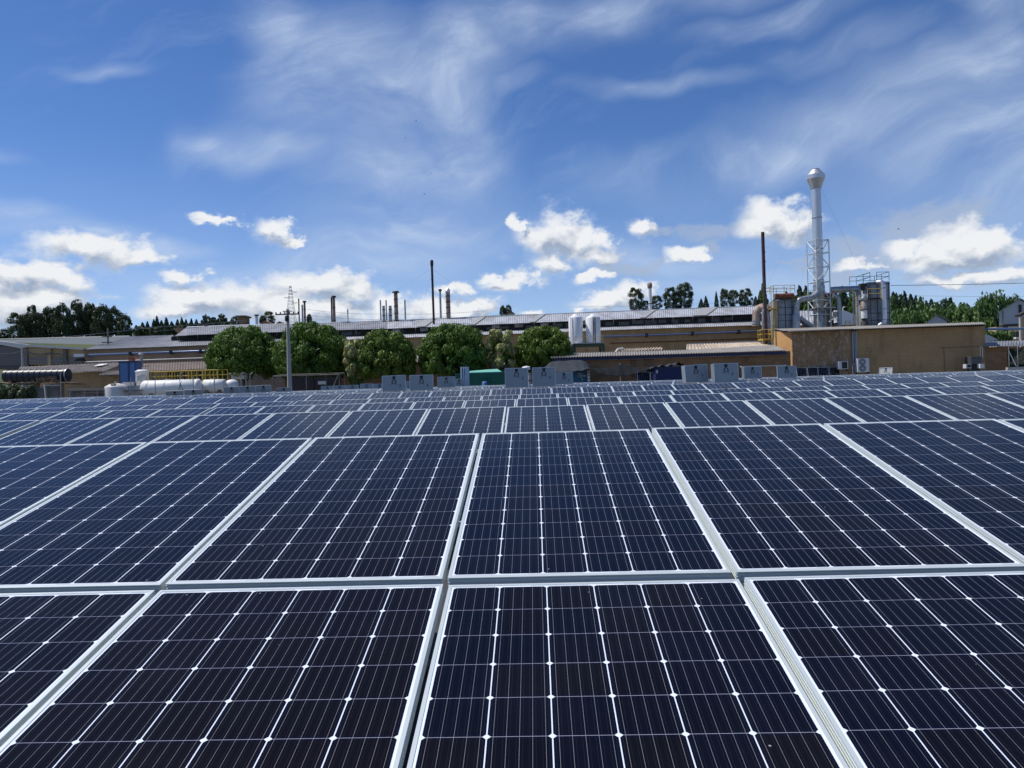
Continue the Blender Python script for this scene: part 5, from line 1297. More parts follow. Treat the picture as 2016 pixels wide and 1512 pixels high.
for u, vt, w_, lab in ((405, 619, 22, 'umbrella-shaped dark tree, left of a close pair on the ridge before the pylon'), (436, 619, 24, 'umbrella-shaped dark tree, right of a close pair on the ridge before the pylon'), (420, 624, 20, 'small dark tree squeezed between the umbrella-shaped pair on the ridge'),
                        (462, 628, 20, 'flat-topped small tree left of the brick tower on the ridge'), (529, 614, 24, 'pointed dark tree left of the lattice pylon'), (517, 626, 14, 'low shrub-like tree touching the pointed tree before the pylon'),
                        (609, 627, 13, 'little dark tree peeking over the roof right of the paired flues'), (1001, 606, 17, 'lone dark treetop over the hall roof right of the rusty flue'), (990, 612, 14, 'low dark treetop left of the lone one over the hall roof')):
    far_tree(u, vt, w_, 214, 'broad' if u not in (529,) else 'euc', lab, None, 'leaf_dark')
G3 = 'tall eucalyptus trees behind the white ridge roof'
for i, (u, vt, w_) in enumerate(((1251, 567, 31), (1291, 582, 22), (1319, 566, 28), (1346, 558, 34), (1272, 592, 16), (1426, 569, 18), (1444, 571, 22), (1468, 569, 28), (1332, 575, 20))):
    labs = ['tall dark eucalyptus standing alone left of the fat white chimney', 'short eucalyptus right against the fat white chimney', 'eucalyptus left of the tallest one behind the white roof', 'tallest broad dark eucalyptus behind the white roof',
            'small dark tree at the foot of the fat white chimney', 'round-topped eucalyptus, first of three left of the rusty chimney', 'middle eucalyptus of the three left of the rusty chimney', 'widest eucalyptus of the three left of the rusty chimney', 'eucalyptus half hidden behind the tallest pair']
    far_tree(u, vt, w_, 205, 'euc', labs[i], G3)
for u, vt, w_, lab in ((1390, 582, 14, 'small spire-like conifer over the hall roof, left of two'), (1410, 573, 11, 'slender spire-like conifer over the hall roof, right of two'), (1380, 596, 14, 'low bushy conifer left of the two spire-like ones'),
                       (1496, 571, 15, 'slim conifer just left of the rusty chimney'), (1487, 583, 16, 'short conifer filling the gap left of the rusty chimney')):
    far_tree(u, vt, w_, 208, 'pine', lab, None)
# the wood behind the plant and the block building
G4 = 'pines of the wood behind the filter towers'
us_ = [1512, 1524, 1537, 1548, 1557, 1568, 1578, 1586, 1596, 1630, 1640, 1652, 1663, 1674, 1686, 1698, 1757, 1765, 1774, 1783, 1792, 1802, 1812, 1822, 1834, 1846, 1858, 1868, 1878, 1893]
vt_ = [590, 584, 577, 574, 575, 573, 560, 556, 566, 572, 566, 562, 561, 563, 566, 570, 568, 570, 575, 572, 578, 575, 583, 590, 588, 590, 586, 585, 592, 594]
for i, (u, v) in enumerate(zip(us_, vt_)):
    v += rt.choice((0, 5, -1, 8, 3)); u += rt.uniform(-3, 3)
    far_tree(u, v + 1, 34 if u not in (1893,) else 12, 170 + (i * 5) % 21, 'pine', 'dark green pine, %s from the left in the wood behind the plant' % ordinal(i + 1), G4)
for i, u in enumerate(range(1505, 1905, 14)):
    vv = hv(list(zip(us_, vt_)), u) + (13, 9, 18)[i % 3]; far_tree(u, vv, 42, 160 + (i * 3) % 9, 'broad' if i % 3 else 'pine', 'lower tree, %s from the left in front of the wood behind the plant' % ordinal(i + 1), 'lower trees before the pine wood', 'leaf_pine' if i % 2 else 'leaf_mid')
G5 = 'broad green trees behind the right end of the block building'
for i, (u, v, w_) in enumerate(((1772, 617, 84), (1797, 610, 86), (1824, 606, 80), (1850, 604, 84), (1878, 600, 90), (1906, 599, 96), (1930, 596, 92), (1945, 603, 66), (1944, 622, 56), (1862, 620, 84), (1900, 617, 90), (1925, 619, 80))):
    far_tree(u, v, w_, 128 + (i * 5) % 12, 'broad', 'light green leafy tree, %s from the left over the right end of the block roof' % ORD[i] if i < 8 else
             'low leafy tree, %s of four filling in over the right end of the block roof' % ORD[i - 8], G5)
for i, (u, v, w_) in enumerate(((1942, 582, 56), (1968, 579, 60), (1992, 582, 50))):
    far_tree(u, v, w_, 165, 'broad', ['wide dark umbrella tree, left of three above the light green trees', 'wide dark umbrella tree, middle of three left of the pale blue house', 'wide dark umbrella tree, right of three, touching the pale blue gable'][i], 'wide dark trees at the right edge', 'leaf_mid')

# hedge strips and shrubs
def shrub(u0, u1, vt, vb, Y, label, seed, mat='leaf_mid', n=1800, leaf=.22, name='shrub', depth=1.2):
    a, b = L(u0, vb, Y), L(u1, vb, Y); top = L((u0 + u1) / 2, vt, Y).z; rs = random.Random(seed); cl = []
    zb = max(0.1, min(a.z, b.z))
    for i in range(70): cl.append((rs.uniform(a.x + .2, b.x - .2), Y + rs.uniform(0, depth), rs.uniform(zb, top - .2), rs.uniform(.25, .45)))
    org = Vector(((a.x + b.x) / 2, Y, 0)); cl = [(x - org.x, y - org.y, z, r) for x, y, z, r in cl]
    me = leaf_mesh(name, cl, n, leaf, seed); me.materials.append(MT[mat]); o = bpy.data.objects.new(name, me); COL.objects.link(o); o.location = org
    return tag(o, label, 'shrub')
shrub(-20, 60, 759, 800, 66, 'clipped green hedge at the far left edge before the pallets', 41, 'leaf_dark', 7500, .2, 'hedge')
shrub(1940, 2000, 653, 668, 90, 'dark climbing shrub under the right-hand blue pipe', 42, 'leaf_mid', 2000, .3)
shrub(1990, 2030, 688, 725, 74, 'dark bush behind the wire fence at the right edge', 43, 'leaf_dark', 2200, .25)
for i, (u0, u1, v) in enumerate(((262, 330, 640), (330, 400, 636), (400, 470, 634))):
    shrub(u0, u1, v, v + 18, 190, ['long ridge hedge below the leftmost conifers', 'long ridge hedge below the middle conifers', 'long ridge hedge below the umbrella-shaped trees'][i], 50 + i, 'leaf_dark', 1500, .9, 'hedge', 4)

# ================================================================== YARD, LEFT
def boxthing(name, u0, v0, u1, v1, Y, depth, mat, label, cat, z=None, part='body', group=None):
    a, b = L(u0, v0, Y), L(u1, v1, Y); t = thing(name, (a.x, Y, 0 if z is None else z), label, cat, group)
    mb = MB(); mb.box((a.x, Y, 0 if z is None else a.z), (b.x, Y + depth, b.z)); o = mb.build(part, mat, t); return t, a, b, o
# black ribbed tank
t = thing('ribbed_tank', down(L(70, 750, 70)), 'long black ribbed cylinder lying behind the pallets at far left', 'tank')
a, b = L(11, 741, 70), L(134, 738.5, 70); mb = MB(); r = .56; mb.bar(a, b, r, n=28); mb.build('shell', 'tank_black', t)
for i in range(11):
    p = a.lerp(b, (i + .5) / 11); d = (b - a).normalized(); mb = MB(); mb.bar(p - d * .05, p + d * .05, r + .035, n=28); mb.build('rib', 'tank_black', t)
mb = MB(); mb.bar(b - d * .06, b + d * .02, r + .05, n=28); mb.build('end_ring', 'galv', t); mb = MB(); mb.bar(b + d * .015, b + d * .06, r, n=28); mb.build('end_cap', 'tank_black', t)
for u in (25, 70, 118):
    mb = MB(); p = L(u, 755, 70); mb.box((p.x - .15, 69.6, 0), (p.x + .15, 70.4, a.z - r * .7)); mb.build('saddle', 'wood', t)
# pallets
def pallet(u, v, Y, label, w_=1.2, tiltz=0, rot=0):
    t = thing('pallet', L(u, v, Y), label, 'pallet', 'weathered wooden pallets piled at far left')
    p = L(u, v, Y)
    mb = MB()
    for i in range(7): y = -.5 + i * .155; mb.box((-w_ / 2, y, .10), (w_ / 2, y + .10, .125))
    for x in (-w_ / 2, -.05, w_ / 2 - .1): mb.box((x, -.5, .025), (x + .1, .53, .10))
    for y in (-.5, -.04, .42): mb.box((-w_ / 2, y, 0), (w_ / 2, y + .1, .024))
    o = mb.build('deck_boards', 'wood'); o.parent = t; o.location = (0, 0, 0); t.rotation_euler = (R(rot), R(tiltz), R(rot * 2)); return t
k = 0
for (u, v, lab, tl, rt_) in ((20, 757, 'tilted pallet under the left end of the black ribbed tank', 7, 2), (40, 757, 'pallet sloping down right below the black ribbed tank', 4, -3), (62, 756, 'pallet in the middle below the black ribbed tank', -3, 3),
        (92, 752, 'lowest pallet of the small pile against the black ribbed tank', -4, 2), (92, 748.8, 'middle pallet of the small pile against the black tank', -3, 5), (91, 745.5, 'topmost pallet of the small pile against the black tank', -5, 0),
        (116, 757, 'pallet below the right end of the black ribbed tank', -6, 4), (134, 756, 'reddish pallet right of the black ribbed tank', 3, 2), (150, 757, 'rightmost thin pallet heap beside the brown shed wall', 2, -4)):
    pallet(u, v, 68.2 + .1 * (k % 3), lab, 1.25, tl, rt_); k += 1
for i, (u0, v0, u1, v1, mt_, lab) in enumerate(((48, 790, 85, 763, 'concrete_dark', 'dark mossy concrete block wall right of the hedge'), (86, 790, 113, 759, 'concrete_dark', 'grey concrete pillar-like wall with a leaning white plank'),
                                                (134, 789, 232, 767, 'concrete_dark', 'low dark wall below the grey pipe rack at left'))):
    a, b = L(u0, v0, 67), L(u1, v1, 67); t = thing('yard_wall', down(a), lab, 'wall'); mb = MB(); mb.box((a.x, 67, 0), (b.x, 67.3, b.z)); mb.build('wall', mt_, t)
    if i == 1:
        mb = MB(); mb.box((a.x, 66.98, b.z), (b.x + .1, 67.35, b.z + .06)); mb.build('coping', 'offwhite', t)
o = MB().bar(down(L(93, 785, 66.6)), L(87, 757, 66.8), .06, n=4).build('plank', 'offwhite'); tag(o, 'pale plank leaning against the grey concrete wall at left', 'plank')
t = thing('pipe_rack', down(L(200, 775, 66.4)), 'low grey rack with long steel channels lying on it at left', 'rack')
for i, (u0, v0, u1, v1, m_) in enumerate(((130, 768, 252, 765.5, 'alu_dark'), (144, 772.5, 278, 769.5, 'darkwall'), (160, 773.5, 262, 771, 'galv'), (137, 762.5, 178, 761, 'wood'))):
    mb = MB(); a, b = L(u0, v0, 66.4 + .25 * i), L(u1, v1, 66.3 + .25 * i); mb.hexa([a, b, b + Vector((0, .25, 0)), a + Vector((0, .25, 0))] + [p + Vector((0, 0, .07)) for p in (a, b, b + Vector((0, .25, 0)), a + Vector((0, .25, 0)))]); mb.build('channel', m_, t)
for u in (137, 166, 192, 220, 240, 268):
    mb = MB(); mb.bar(down(L(u - 2, 785, 66.6)), L(u, 769, 66.6), .04, n=5); mb.build('leg', 'alu_dark', t)
# blue cabinet
t = thing('blue_cabinet', down(L(250, 750, 72)), 'tall blue sheet-metal cabinet between the grey shed and the white tanks', 'cabinet')
a, b = L(235, 756, 72), L(267, 712, 72); mb = MB(); mb.box((a.x, 72, 0), (b.x, 73.2, b.z)); bd = mb.build('body', 'blue_door', t)
mb = MB()
for f in (.03, .55, .62, .97): x = a.x + (b.x - a.x) * f; mb.box((x - .02, 71.96, .3), (x + .02, 71.999, b.z - .05))
mb.box((a.x, 71.95, b.z - .08), (b.x, 71.999, b.z - .02)); sub(mb, 'door_frame', 'navy_box', bd)
mb = MB(); mb.box((a.x - .05, 71.9, b.z), (b.x + .05, 73.3, b.z + .06)); mb.build('top', 'navy_box', t)
# white tanks
def htank(name, u0, u1, vt, vb, Y, label, bands, m_='white_dirty', dome=.25):
    rr = (vb - vt) / 2 / F * Y; a, b = L(u0, (vt + vb) / 2, Y), L(u1, (vt + vb) / 2 - (u1 - u0) * .03, Y); d = (b - a).normalized(); ln = (b - a).length
    t = thing(name, down(a), label, 'tank', 'white fibreglass tanks in a row')
    prof = [(rr * .05, 0), (rr * .5, .05), (rr * .85, dome * .5), (rr, dome)] + [(rr, ln - dome), (rr * .85, ln - dome * .5), (rr * .5, ln - .05), (rr * .05, ln)]
    mb = MB(); mb.lathe(a, prof, 30, d); mb.build('shell', m_, t)
    for u in bands:
        p = a + d * (ln * (u - u0) / (u1 - u0)); mb = MB(); mb.bar(p - d * .07, p + d * .07, rr * 1.035, n=30); mb.build('band', m_, t)
    for f in (.2, .8):
        p = a + d * ln * f; mb = MB(); mb.box((p.x - .15, Y - rr * .8, 0), (p.x + .15, Y + rr * .8, p.z - rr * .55)); mb.build('saddle', 'concrete_dark', t)
    mb = MB(); p = a + d * ln * .45; mb.bar(p + Vector((0, 0, rr * .9)), p + Vector((0, 0, rr * 1.12)), .16, n=14); mb.build('manhole', 'offwhite', t)
    return t
htank('horizontal_tank', 279, 398, 749.5, 781, 67.5, 'long white horizontal tank, leftmost and largest of the row', (294, 328, 360, 390))
htank('horizontal_tank', 401, 444, 747.5, 773, 68, 'second white horizontal tank with a flat right end', (417, 423), dome=.08)
t = thing('plastic_tank', down(L(458, 770, 69)), 'short white domed tank just right of the two horizontal tanks', 'tank'); p = L(457, 770, 69)
mb = MB(); mb.lathe((p.x, 69, 0), [(.6, .3), (.6, zz(457, 756, 69)), (.52, zz(457, 751, 69)), (.3, zz(457, 748, 69)), (.1, zz(457, 747, 69))], 24); mb.build('shell', 'white', t)
t = thing('plastic_tank', down(L(229, 775, 67)), 'low off-white dome tank with an open hatch, left of the blue cabinet foot', 'tank'); p = L(229, 775, 67)
mb = MB(); mb.lathe((p.x, 67, 0), [(.92, 0), (.92, zz(229, 763, 67)), (.86, zz(229, 760.5, 67)), (.5, zz(229, 756, 67)), (.2, zz(229, 754.5, 67))], 28); mb.build('shell', 'offwhite', t)
mb = MB(); q = L(223, 757, 66.4); mb.bar(q, q + Vector((0, -.02, .03)), .22, n=16); mb.build('hatch', 'dark', t)
mb = MB(); q = L(227.5, 754, 66.9); mb.bar(q, q + Vector((0, 0, .16)), .05, n=8); mb.build('valve', 'offwhite', t)
t = thing('upright_tank', down(L(280, 760, 68.5)), 'narrow upright white tank with rounded top next to the blue cabinet', 'tank'); p = L(280.5, 760, 68.5)
mb = MB(); mb.lathe((p.x, 68.5, 0), [(.54, 0), (.54, zz(280, 733, 68.5)), (.58, zz(280, 732.5, 68.5)), (.56, zz(280, 730.5, 68.5)), (.35, zz(280, 728, 68.5)), (.1, zz(280, 727.4, 68.5))], 26); mb.build('shell', 'white', t)
mb = MB(); q = L(281, 744, 67.9); mb.box((q.x - .35, 67.6, q.z - .25), (q.x + .35, 68, q.z + .2)); mb.build('control_box', 'offwhite', t)
t, a, b, _ = boxthing('concrete_pad', 247, 790, 276, 758.5, 67.3, 1, 'concrete', 'pale concrete plinth left of the long white tank', 'plinth')
t, a, b, _ = boxthing('storage_bin', 241, 760, 262, 752, 67.9, .8, 'offwhite', 'off-white square bin standing behind the dome tank', 'bin', z=0)
t, a, b, _ = boxthing('white_cabinet', 455, 747, 481, 736, 71, 1, 'offwhite', 'off-white box with overhanging lid right of the yellow railing', 'cabinet', z=0)
mb = MB(); mb.box((a.x - .15, 70.8, b.z), (b.x + .15, 72.2, b.z + .14)); mb.build('lid', 'white', t)
# yellow railing cage
t = thing('yellow_railing', down(L(370, 745, 70)), 'long yellow railed walkway behind the white tanks', 'railing')
x0_, x1_ = L(293, 740, 70).x, L(449, 740, 70).x; z0_ = zz(370, 749, 70); z1_ = zz(294, 733, 70)
mb = MB(); tops = [(293, 732.5), (405, 728.6), (449, 727.6)]
def rz(u): return L(u, hv(tops, u), 70).z
for (ua, ub) in ((293, 350), (350, 405), (405, 449)):
    for f in (1.0, .5):
        mb.bar((L(ua, 730, 70).x, 70, z0_ + (rz(ua) - z0_) * f), (L(ub, 730, 70).x, 70, z0_ + (rz(ub) - z0_) * f), .035, n=5)
        mb.bar((L(ua, 730, 70).x, 71.2, z0_ + (rz(ua) - z0_) * f), (L(ub, 730, 70).x, 71.2, z0_ + (rz(ub) - z0_) * f), .035, n=5)
mb.build('rail', 'yellow', t)
mb = MB()
for u in (293, 297, 306, 313, 322, 328, 338, 344, 355, 371, 377, 387, 399, 404, 413, 420, 428, 438, 448):
    x = L(u, 730, 70).x; th = .07 if u in (371, 377, 399, 404, 428) else .035
    mb.bar((x, 70, z0_ - .4), (x, 70, rz(u)), th, n=4); mb.bar((x, 71.2, z0_ - .4), (x, 71.2, rz(u)), .03, n=4)
mb.build('baluster', 'yellow', t)
mb = MB(); mb.box((x0_, 69.9, z0_ - .45), (x1_, 71.3, z0_ - .38)); 
for u in (300, 350, 400, 445): x = L(u, 730, 70).x; mb.box((x - .06, 70.4, 0), (x + .06, 70.6, z0_ - .45))
mb.build('walkway', 'concrete_dark', t)
# wire-mesh fence posts before the tanks
for i, (u, v0) in enumerate(((257, 742), (305, 742), (354, 738), (380, 741), (422, 743), (474, 738), (484, 738), (492, 738), (119, 735))):
    mb = MB(); p = L(u, v0, 64.5); mb.bar((p.x, 64.5, 0), p, .035, n=6)
    if u in (354, 474, 492): mb.bar(p, p + Vector((.25, 0, .22)), .03, n=5)
    if u in (257, 354): mb.bar((p.x, 64.5, p.z - .7), (p.x + .5, 64.6, 0.9), .03, n=5); mb.bar((p.x, 64.5, p.z - .7), (p.x - .5, 64.6, .9), .03, n=5)
    o = mb.build('fence_post', 'galv' if u > 470 else 'alu_dark'); tag(o, 'thin grey fence post, %s from the left before the tanks' % (ORD[i + 1] if u != 119 else 'first'), 'post', 'fence posts before the white tanks')
# concrete light pole
t = thing('utility_pole', down(L(571.5, 760, 63)), 'tall concrete pole with cross-arms in front of the second round tree', 'utility pole')
pt, pb = L(566, 609, 63), L(571.3, 760, 63); pb = Vector((pt.x + .0, 63, 0)); mb = MB(); mb.bar((pt.x, 63, 0), pt, .215, .11, 14); mb.build('shaft', 'concrete', t)
mb = MB(); z = zz(566, 619, 63); mb.box((pt.x - .95, 62.8, z - .05), (pt.x + 1.0, 62.9, z + .05)); z2 = zz(566, 613, 63); mb.box((pt.x - .35, 62.8, z2 - .03), (pt.x + .35, 62.9, z2 + .03)); mb.build('crossarm', 'concrete_dark', t)
for i in range(6):
    x = pt.x - .9 + i * .36; mb = MB(); mb.lathe((x, 62.85, z + .05), [(.03, 0), (.06, .04), (.06, .10), (.02, .15)], 8); mb.build('insulator', 'soot', t)
mb = MB(); mb.lathe((pt.x - .02, 62.8, zz(566, 633, 63)), [(.1, 0), (.16, .05), (.16, .4), (.1, .45)], 12); mb.build('transformer_can', 'soot', t)
t = thing('utility_pole', down(L(213, 690, 92)), 'thin dark pole with short cross-arms rising through the far-left roofs', 'utility pole')
p = L(212, 646, 92); mb = MB(); mb.bar((p.x, 92, 3), p, .12, .08, 8); mb.build('shaft', 'concrete_dark', t)
for v in (663, 674): mb = MB(); z = zz(212, v, 92); mb.box((p.x - .7, 91.9, z - .05), (p.x + .5, 92, z + .05)); mb.build('crossarm', 'soot', t)
t = thing('utility_pole', down(L(43, 700, 84)), 'plain pale pole in front of the dark cladding at far left', 'utility pole'); p = L(43.5, 684, 84); mb = MB(); mb.bar((p.x, 84, 0), p, .12, n=8); mb.build('shaft', 'concrete', t)
t = thing('support_column', down(L(279, 700, 80)), 'short grey pipe column holding the blue pipe over the brown shed', 'column'); p = L(278, 696, 80); mb = MB(); mb.bar((p.x, 80, 0), p, .16, n=10); mb.bar(p - Vector((0, 0, .1)), p + Vector((0, 0, .1)), .3, .18, n=10); mb.build('shaft', 'concrete', t)
# pylon
PY = 330; t = thing('lattice_pylon', down(L(573, 640, PY)), 'distant steel lattice power pylon behind the concrete pole', 'pylon')
pb_, pt_ = L(575, 650, PY), L(571.5, 561, PY); mb = MB(); H = pt_.z - pb_.z
def pyc(f, i): w_ = 1.9 * (1 - f) + .25; return Vector((pt_.x + w_ * (1 if i in (0, 3) else -1), PY + w_ * (1 if i < 2 else -1), pb_.z + H * f))
N = 13
for j in range(N):
    f0, f1 = j / N, (j + 1) / N * .98
    for i in range(4):
        mb.bar(pyc(f0, i), pyc(f1, i), .07, n=4); mb.bar(pyc(f0, i), pyc(f1, (i + 1) % 4), .04, n=4); mb.bar(pyc(f0, (i + 1) % 4), pyc(f1, i), .04, n=4)
mb.build('tower', 'galv', t)
for f, x in ((.72, -1), (.84, 1), (.60, 1)): mb = MB(); z = pb_.z + H * f; mb.bar((pt_.x, PY, z + .4), (pt_.x + x * 2.9, PY, z), .14, .06, n=4); mb.bar((pt_.x, PY, z - .5), (pt_.x + x * 2.9, PY, z), .08, n=4); mb.build('crossarm', 'alu_dark', t)
# ridge bits: brick tower with dark water tank, small houses
t = thing('ridge_house', down(L(474, 640, 200)), 'small dark flat-roofed tower building on the ridge left of the pylon', 'building'); a, b = L(468, 640, 200), L(481, 624, 200)
mb = MB(); mb.box((a.x, 200, a.z - 3), (b.x, 204, b.z)); mb.build('wall', 'brick_dark', t); mb = MB(); mb.box((a.x - .4, 199.6, b.z), (b.x + .4, 204.4, b.z + .4)); mb.build('roof', 'concrete_dark', t)
for i, (u0, u1, v) in enumerate(((512, 532, 636), (545, 556, 637), (1000, 1012, 617))):
    t = thing('ridge_house', down(L(u0, v, 195)), ['pinkish low house roof peeking over the hall left of the pylon', 'tiny pinkish wall on the ridge just left of the concrete pole', 'tiny low house over the hall roof right of the rusty flue'][i], 'house')
    mb = MB(); a, b = L(u0, v + 8, 195), L(u1, v, 195); mb.box((a.x, 195, a.z), (b.x, 198, b.z)); mb.build('wall', 'offwhite', t); mb = MB(); mb.prism([(a.x - .2, 194.7, b.z), (b.x + .2, 194.7, b.z), ((a.x + b.x) / 2, 194.7, b.z + .6)], (0, 3.5, 0)); mb.build('roof', 'clay', t)

# overhead cables
def cable(pts, r, label, sag=0.0, mat='cable'):
    P_ = []
    for i in range(len(pts) - 1):
        a, b = Vector(pts[i]), Vector(pts[i + 1])
        for j in range(12): f = j / 12; q = a.lerp(b, f); q.z -= sag * 4 * f * (1 - f); P_.append(q)
    P_.append(Vector(pts[-1])); mb = MB(); mb.path(P_, r, 4, smooth=False); o = mb.build('overhead_cable', mat, None, loc=P_[0]); return tag(o, label, 'cable', 'overhead cables')
cable([L(110, 664, 92), L(300, 644, 92), L(484, 630, 92)], .025, 'pale cable rising from the left roofs towards the pylon, upper of two', .1, 'cable_pale')
cable([L(300, 652, 92), L(420, 640, 92), L(484, 634, 92)], .02, 'pale cable rising from the left roofs towards the pylon, lower of two', .1, 'cable_pale')
cable([L(605, 609, 95), L(760, 618, 95), L(965, 611, 95)], .018, 'thin cable over the hall ridge through the chimney cluster, upper one', .2, 'cable_pale')
cable([L(605, 620, 95), L(780, 629, 95), L(1000, 618, 95)], .018, 'thin cable just over the hall ridge through the chimney cluster, lower one', .2, 'cable_pale')
cable([L(1753, 562, 90), L(2060, 556, 90)], .035, 'dark cable crossing the sky from the grey filter tower to the right edge', .05)
cable([L(1800, 582, 120), L(2060, 583, 120)], .02, 'faint lower cable in the sky at the right edge', .1, 'cable_pale')
cable([L(1140, 603, 95), L(1500, 590, 95)], .016, 'faint cable above the white roof beside the eucalyptus trees', .25, 'cable_pale')
cable([L(1562, 577, 82), L(1606, 570, 83)], .02, 'short pale yellow line from the filter box rail to the lattice frame, upper', 0, 'yellow_pale')
cable([L(1562, 584, 82), L(1606, 580, 83)], .02, 'short pale yellow line from the filter box to the lattice frame, lower', 0, 'yellow_pale')
cable([L(-20, 698, 80), L(60, 688, 80), L(110, 684, 80)], .03, 'sagging grey cable crossing the dark cladding at far left', .12, 'cable_pale')
pipe_thing('blue_pipe', [L(1938, 648, 76), L(2060, 646.5, 76)], .12, 'blue_pipe', 'blue pipe bridging from the block building to the right edge')

# ================================================================== YARD, CENTRE AND RIGHT
# frame shelter
t = thing('frame_shelter', down(L(600, 745, 64.5)), 'thin steel frame shelter with dark netting behind the concrete pole', 'shelter')
mb = MB(); z = zz(600, 739, 64.5); xa, xb = L(538, 740, 64.5).x, L(668, 737, 64.5).x; zr = L(668, 737, 64.5).z
for y, dz_ in ((64.5, 0), (66.5, .14)):
    mb.bar((xa, y, zr - .0 + dz_), (xb, y, zr + dz_), .04, n=5)
for x in (xa, xb): mb.bar((x, 64.5, zr), (x, 66.5, zr + .14), .04, n=5)
for x, y in ((xa, 64.5), (xb, 64.5), (xa, 66.5), (xb, 66.5), (xa + 2.2, 66.5), (xa + 3.9, 66.5)): mb.bar((x, y, 0), (x, y, zr + .1), .04, n=5)
mb.bar((xb - 1, 64.6, 0.6), (xb - .1, 64.6, zr), .035, n=5); mb.build('frame', 'concrete_dark', t)
mb = MB(); a = xa + .6; mb.box((a, 67.2, .2), (a + 2.0, 67.25, zr - .1)); mb.box((a + 2.1, 67.3, .2), (a + 4.4, 67.35, zr - .15)); mb.build('netting', 'soot', t)
t, a, b, _ = boxthing('notice_board', 626, 757, 641, 750, 67, .1, 'offwhite', 'small pale board standing inside the frame shelter', 'board', z=1)
# dim brown wall behind the trees, green and blue containers
def container(name, u0, u1, vt, Y, depth, mat, label, ribs=26, top=None, logo=False):
    a, b = L(u0, vt, Y), L(u1, vt - (u1 - u0) * .029, Y); zt = (a.z + b.z) / 2; t = thing(name, (a.x, Y, 0), label, 'container')
    mb = MB(); mb.box((a.x, Y + .04, 0.1), (b.x, Y + depth, zt - .03)); mb.build('wall', mat, t)
    mb = MB(); n = ribs; dx_ = (b.x - a.x) / n
    for i in range(n): x = a.x + dx_ * i; mb.hexa([(x + dx_ * .1, Y + .04, .2), (x + dx_ * .6, Y + .04, .2), (x + dx_ * .5, Y + .041, .2), (x + dx_ * .2, Y + .041, .2)] and [(x, Y + .039, .2), (x + dx_ * .6, Y + .039, .2), (x + dx_ * .5, Y, .2), (x + dx_ * .1, Y, .2), (x, Y + .039, zt - .15), (x + dx_ * .6, Y + .039, zt - .15), (x + dx_ * .5, Y, zt - .15), (x + dx_ * .1, Y, zt - .15)])
    mb.build('corrugation', mat, t)
    mb = MB(); mb.box((a.x - .03, Y - .03, zt - .12), (b.x + .03, Y + depth + .03, zt)); mb.box((a.x - .03, Y - .03, 0), (b.x + .03, Y + .05, .16))
    for x in (a.x, b.x - .12): mb.box((x, Y - .025, .1), (x + .12, Y + .03, zt - .1))
    mb.build('edge_rail', mat, t)
    return t, a, b, zt
gc, a, b, zt = container('green_container', 923, 1006, 734.5, 66, 2.4, 'green_box', 'green corrugated container right of the pale vertical pipes', 24)
mb = MB(); mb.prism([(a.x, 66.2, zt), (b.x - .8, 66.2, zt), (b.x - 1.2, 68.2, zt + .28), (a.x, 68.2, zt + .2)], (0, 0, .05)); mb.build('top_sheet', 'green_roof', gc)
mb = MB(); q = .012
def ln_(pts): 
    for i in range(len(pts) - 1): mb.bar(L(*pts[i], 65.93), L(*pts[i + 1], 65.93), q * 1.6, n=4)
ln_([(958.5, 751.5), (947.5, 752), (948, 747.5), (959, 745.4), (959, 752), (964.5, 752.3), (964.5, 744.2), (959, 745.4)]); mb.build('painted_outline', 'ink_dark', gc)
gc2, a, b, zt = container('green_container', 896, 910, 735.5, 66.6, 2.2, 'green_box', 'end of a second green container left of the pale vertical pipes', 4)
t = thing('blue_drum', down(L(954, 754, 64.6)), 'small blue plastic drum before the green container', 'drum'); p = L(954.5, 756, 64.6)
mb = MB(); mb.lathe((p.x, 64.6, 0), [(.2, 0), (.23, .1), (.23, zz(954, 753, 64.6)), (.19, zz(954, 751.5, 64.6)), (.08, zz(954, 751, 64.6))], 16); mb.build('barrel', 'blue_door', t)
for i, (u, r) in enumerate(((908.2, .055), (912.6, .055), (916.6, .06), (919.2, .06), (921.8, .055))):
    p = L(u, 722.3, 55.5); mb = MB(); mb.bar((p.x, 55.5, 0), p, r, n=10); o = mb.build('vertical_pipe', 'pvc', None, loc=(p.x, 55.5, 0)); tag(o, 'pale upright pipe, %s from the left, before the green container' % ORD[i], 'pipe', 'pale upright pipes before the green container')
# blue container with lettering under a grey tarpaulin
bc_, a, b, zt = container('blue_container', 1120, 1158, 730, 64.5, 5, 'blue_box', 'teal blue container with white lettering under the grey tarpaulin', 3)
mb = MB(); rl = random.Random(9)
def glyphs(u0, u1, v0, v1, n, dens=.62):
    for i in range(n):
        x0 = u0 + (u1 - u0) * i / n; w_ = (u1 - u0) / n * .78
        for (dx0, dx1, dv0, dv1) in ((0, .28, 0, 1), (.72, 1, 0, 1), (0, 1, 0, .22), (0, 1, .4, .6), (0, 1, .78, 1)):
            if rl.random() < dens:
                p, q_ = L(x0 + w_ * dx0, v0 + (v1 - v0) * dv1, 64.38), L(x0 + w_ * dx1, v0 + (v1 - v0) * dv0, 64.38); mb.box((p.x, 64.38, p.z), (q_.x, 64.41, q_.z))
glyphs(1137.5, 1147, 734.5, 737.2, 4); glyphs(1137.5, 1154.5, 738.4, 741.2, 6, .7); glyphs(1137.5, 1139.5, 742.5, 744.2, 1, .8); glyphs(1141.5, 1146, 742.3, 744, 2, .7)
mb.prism([L(1144.6, 746.2, 64.38), L(1147.6, 746.2, 64.38), L(1146.1, 748.9, 64.38)], (0, .03, 0)); mb.build('lettering', 'ink_white', bc_)
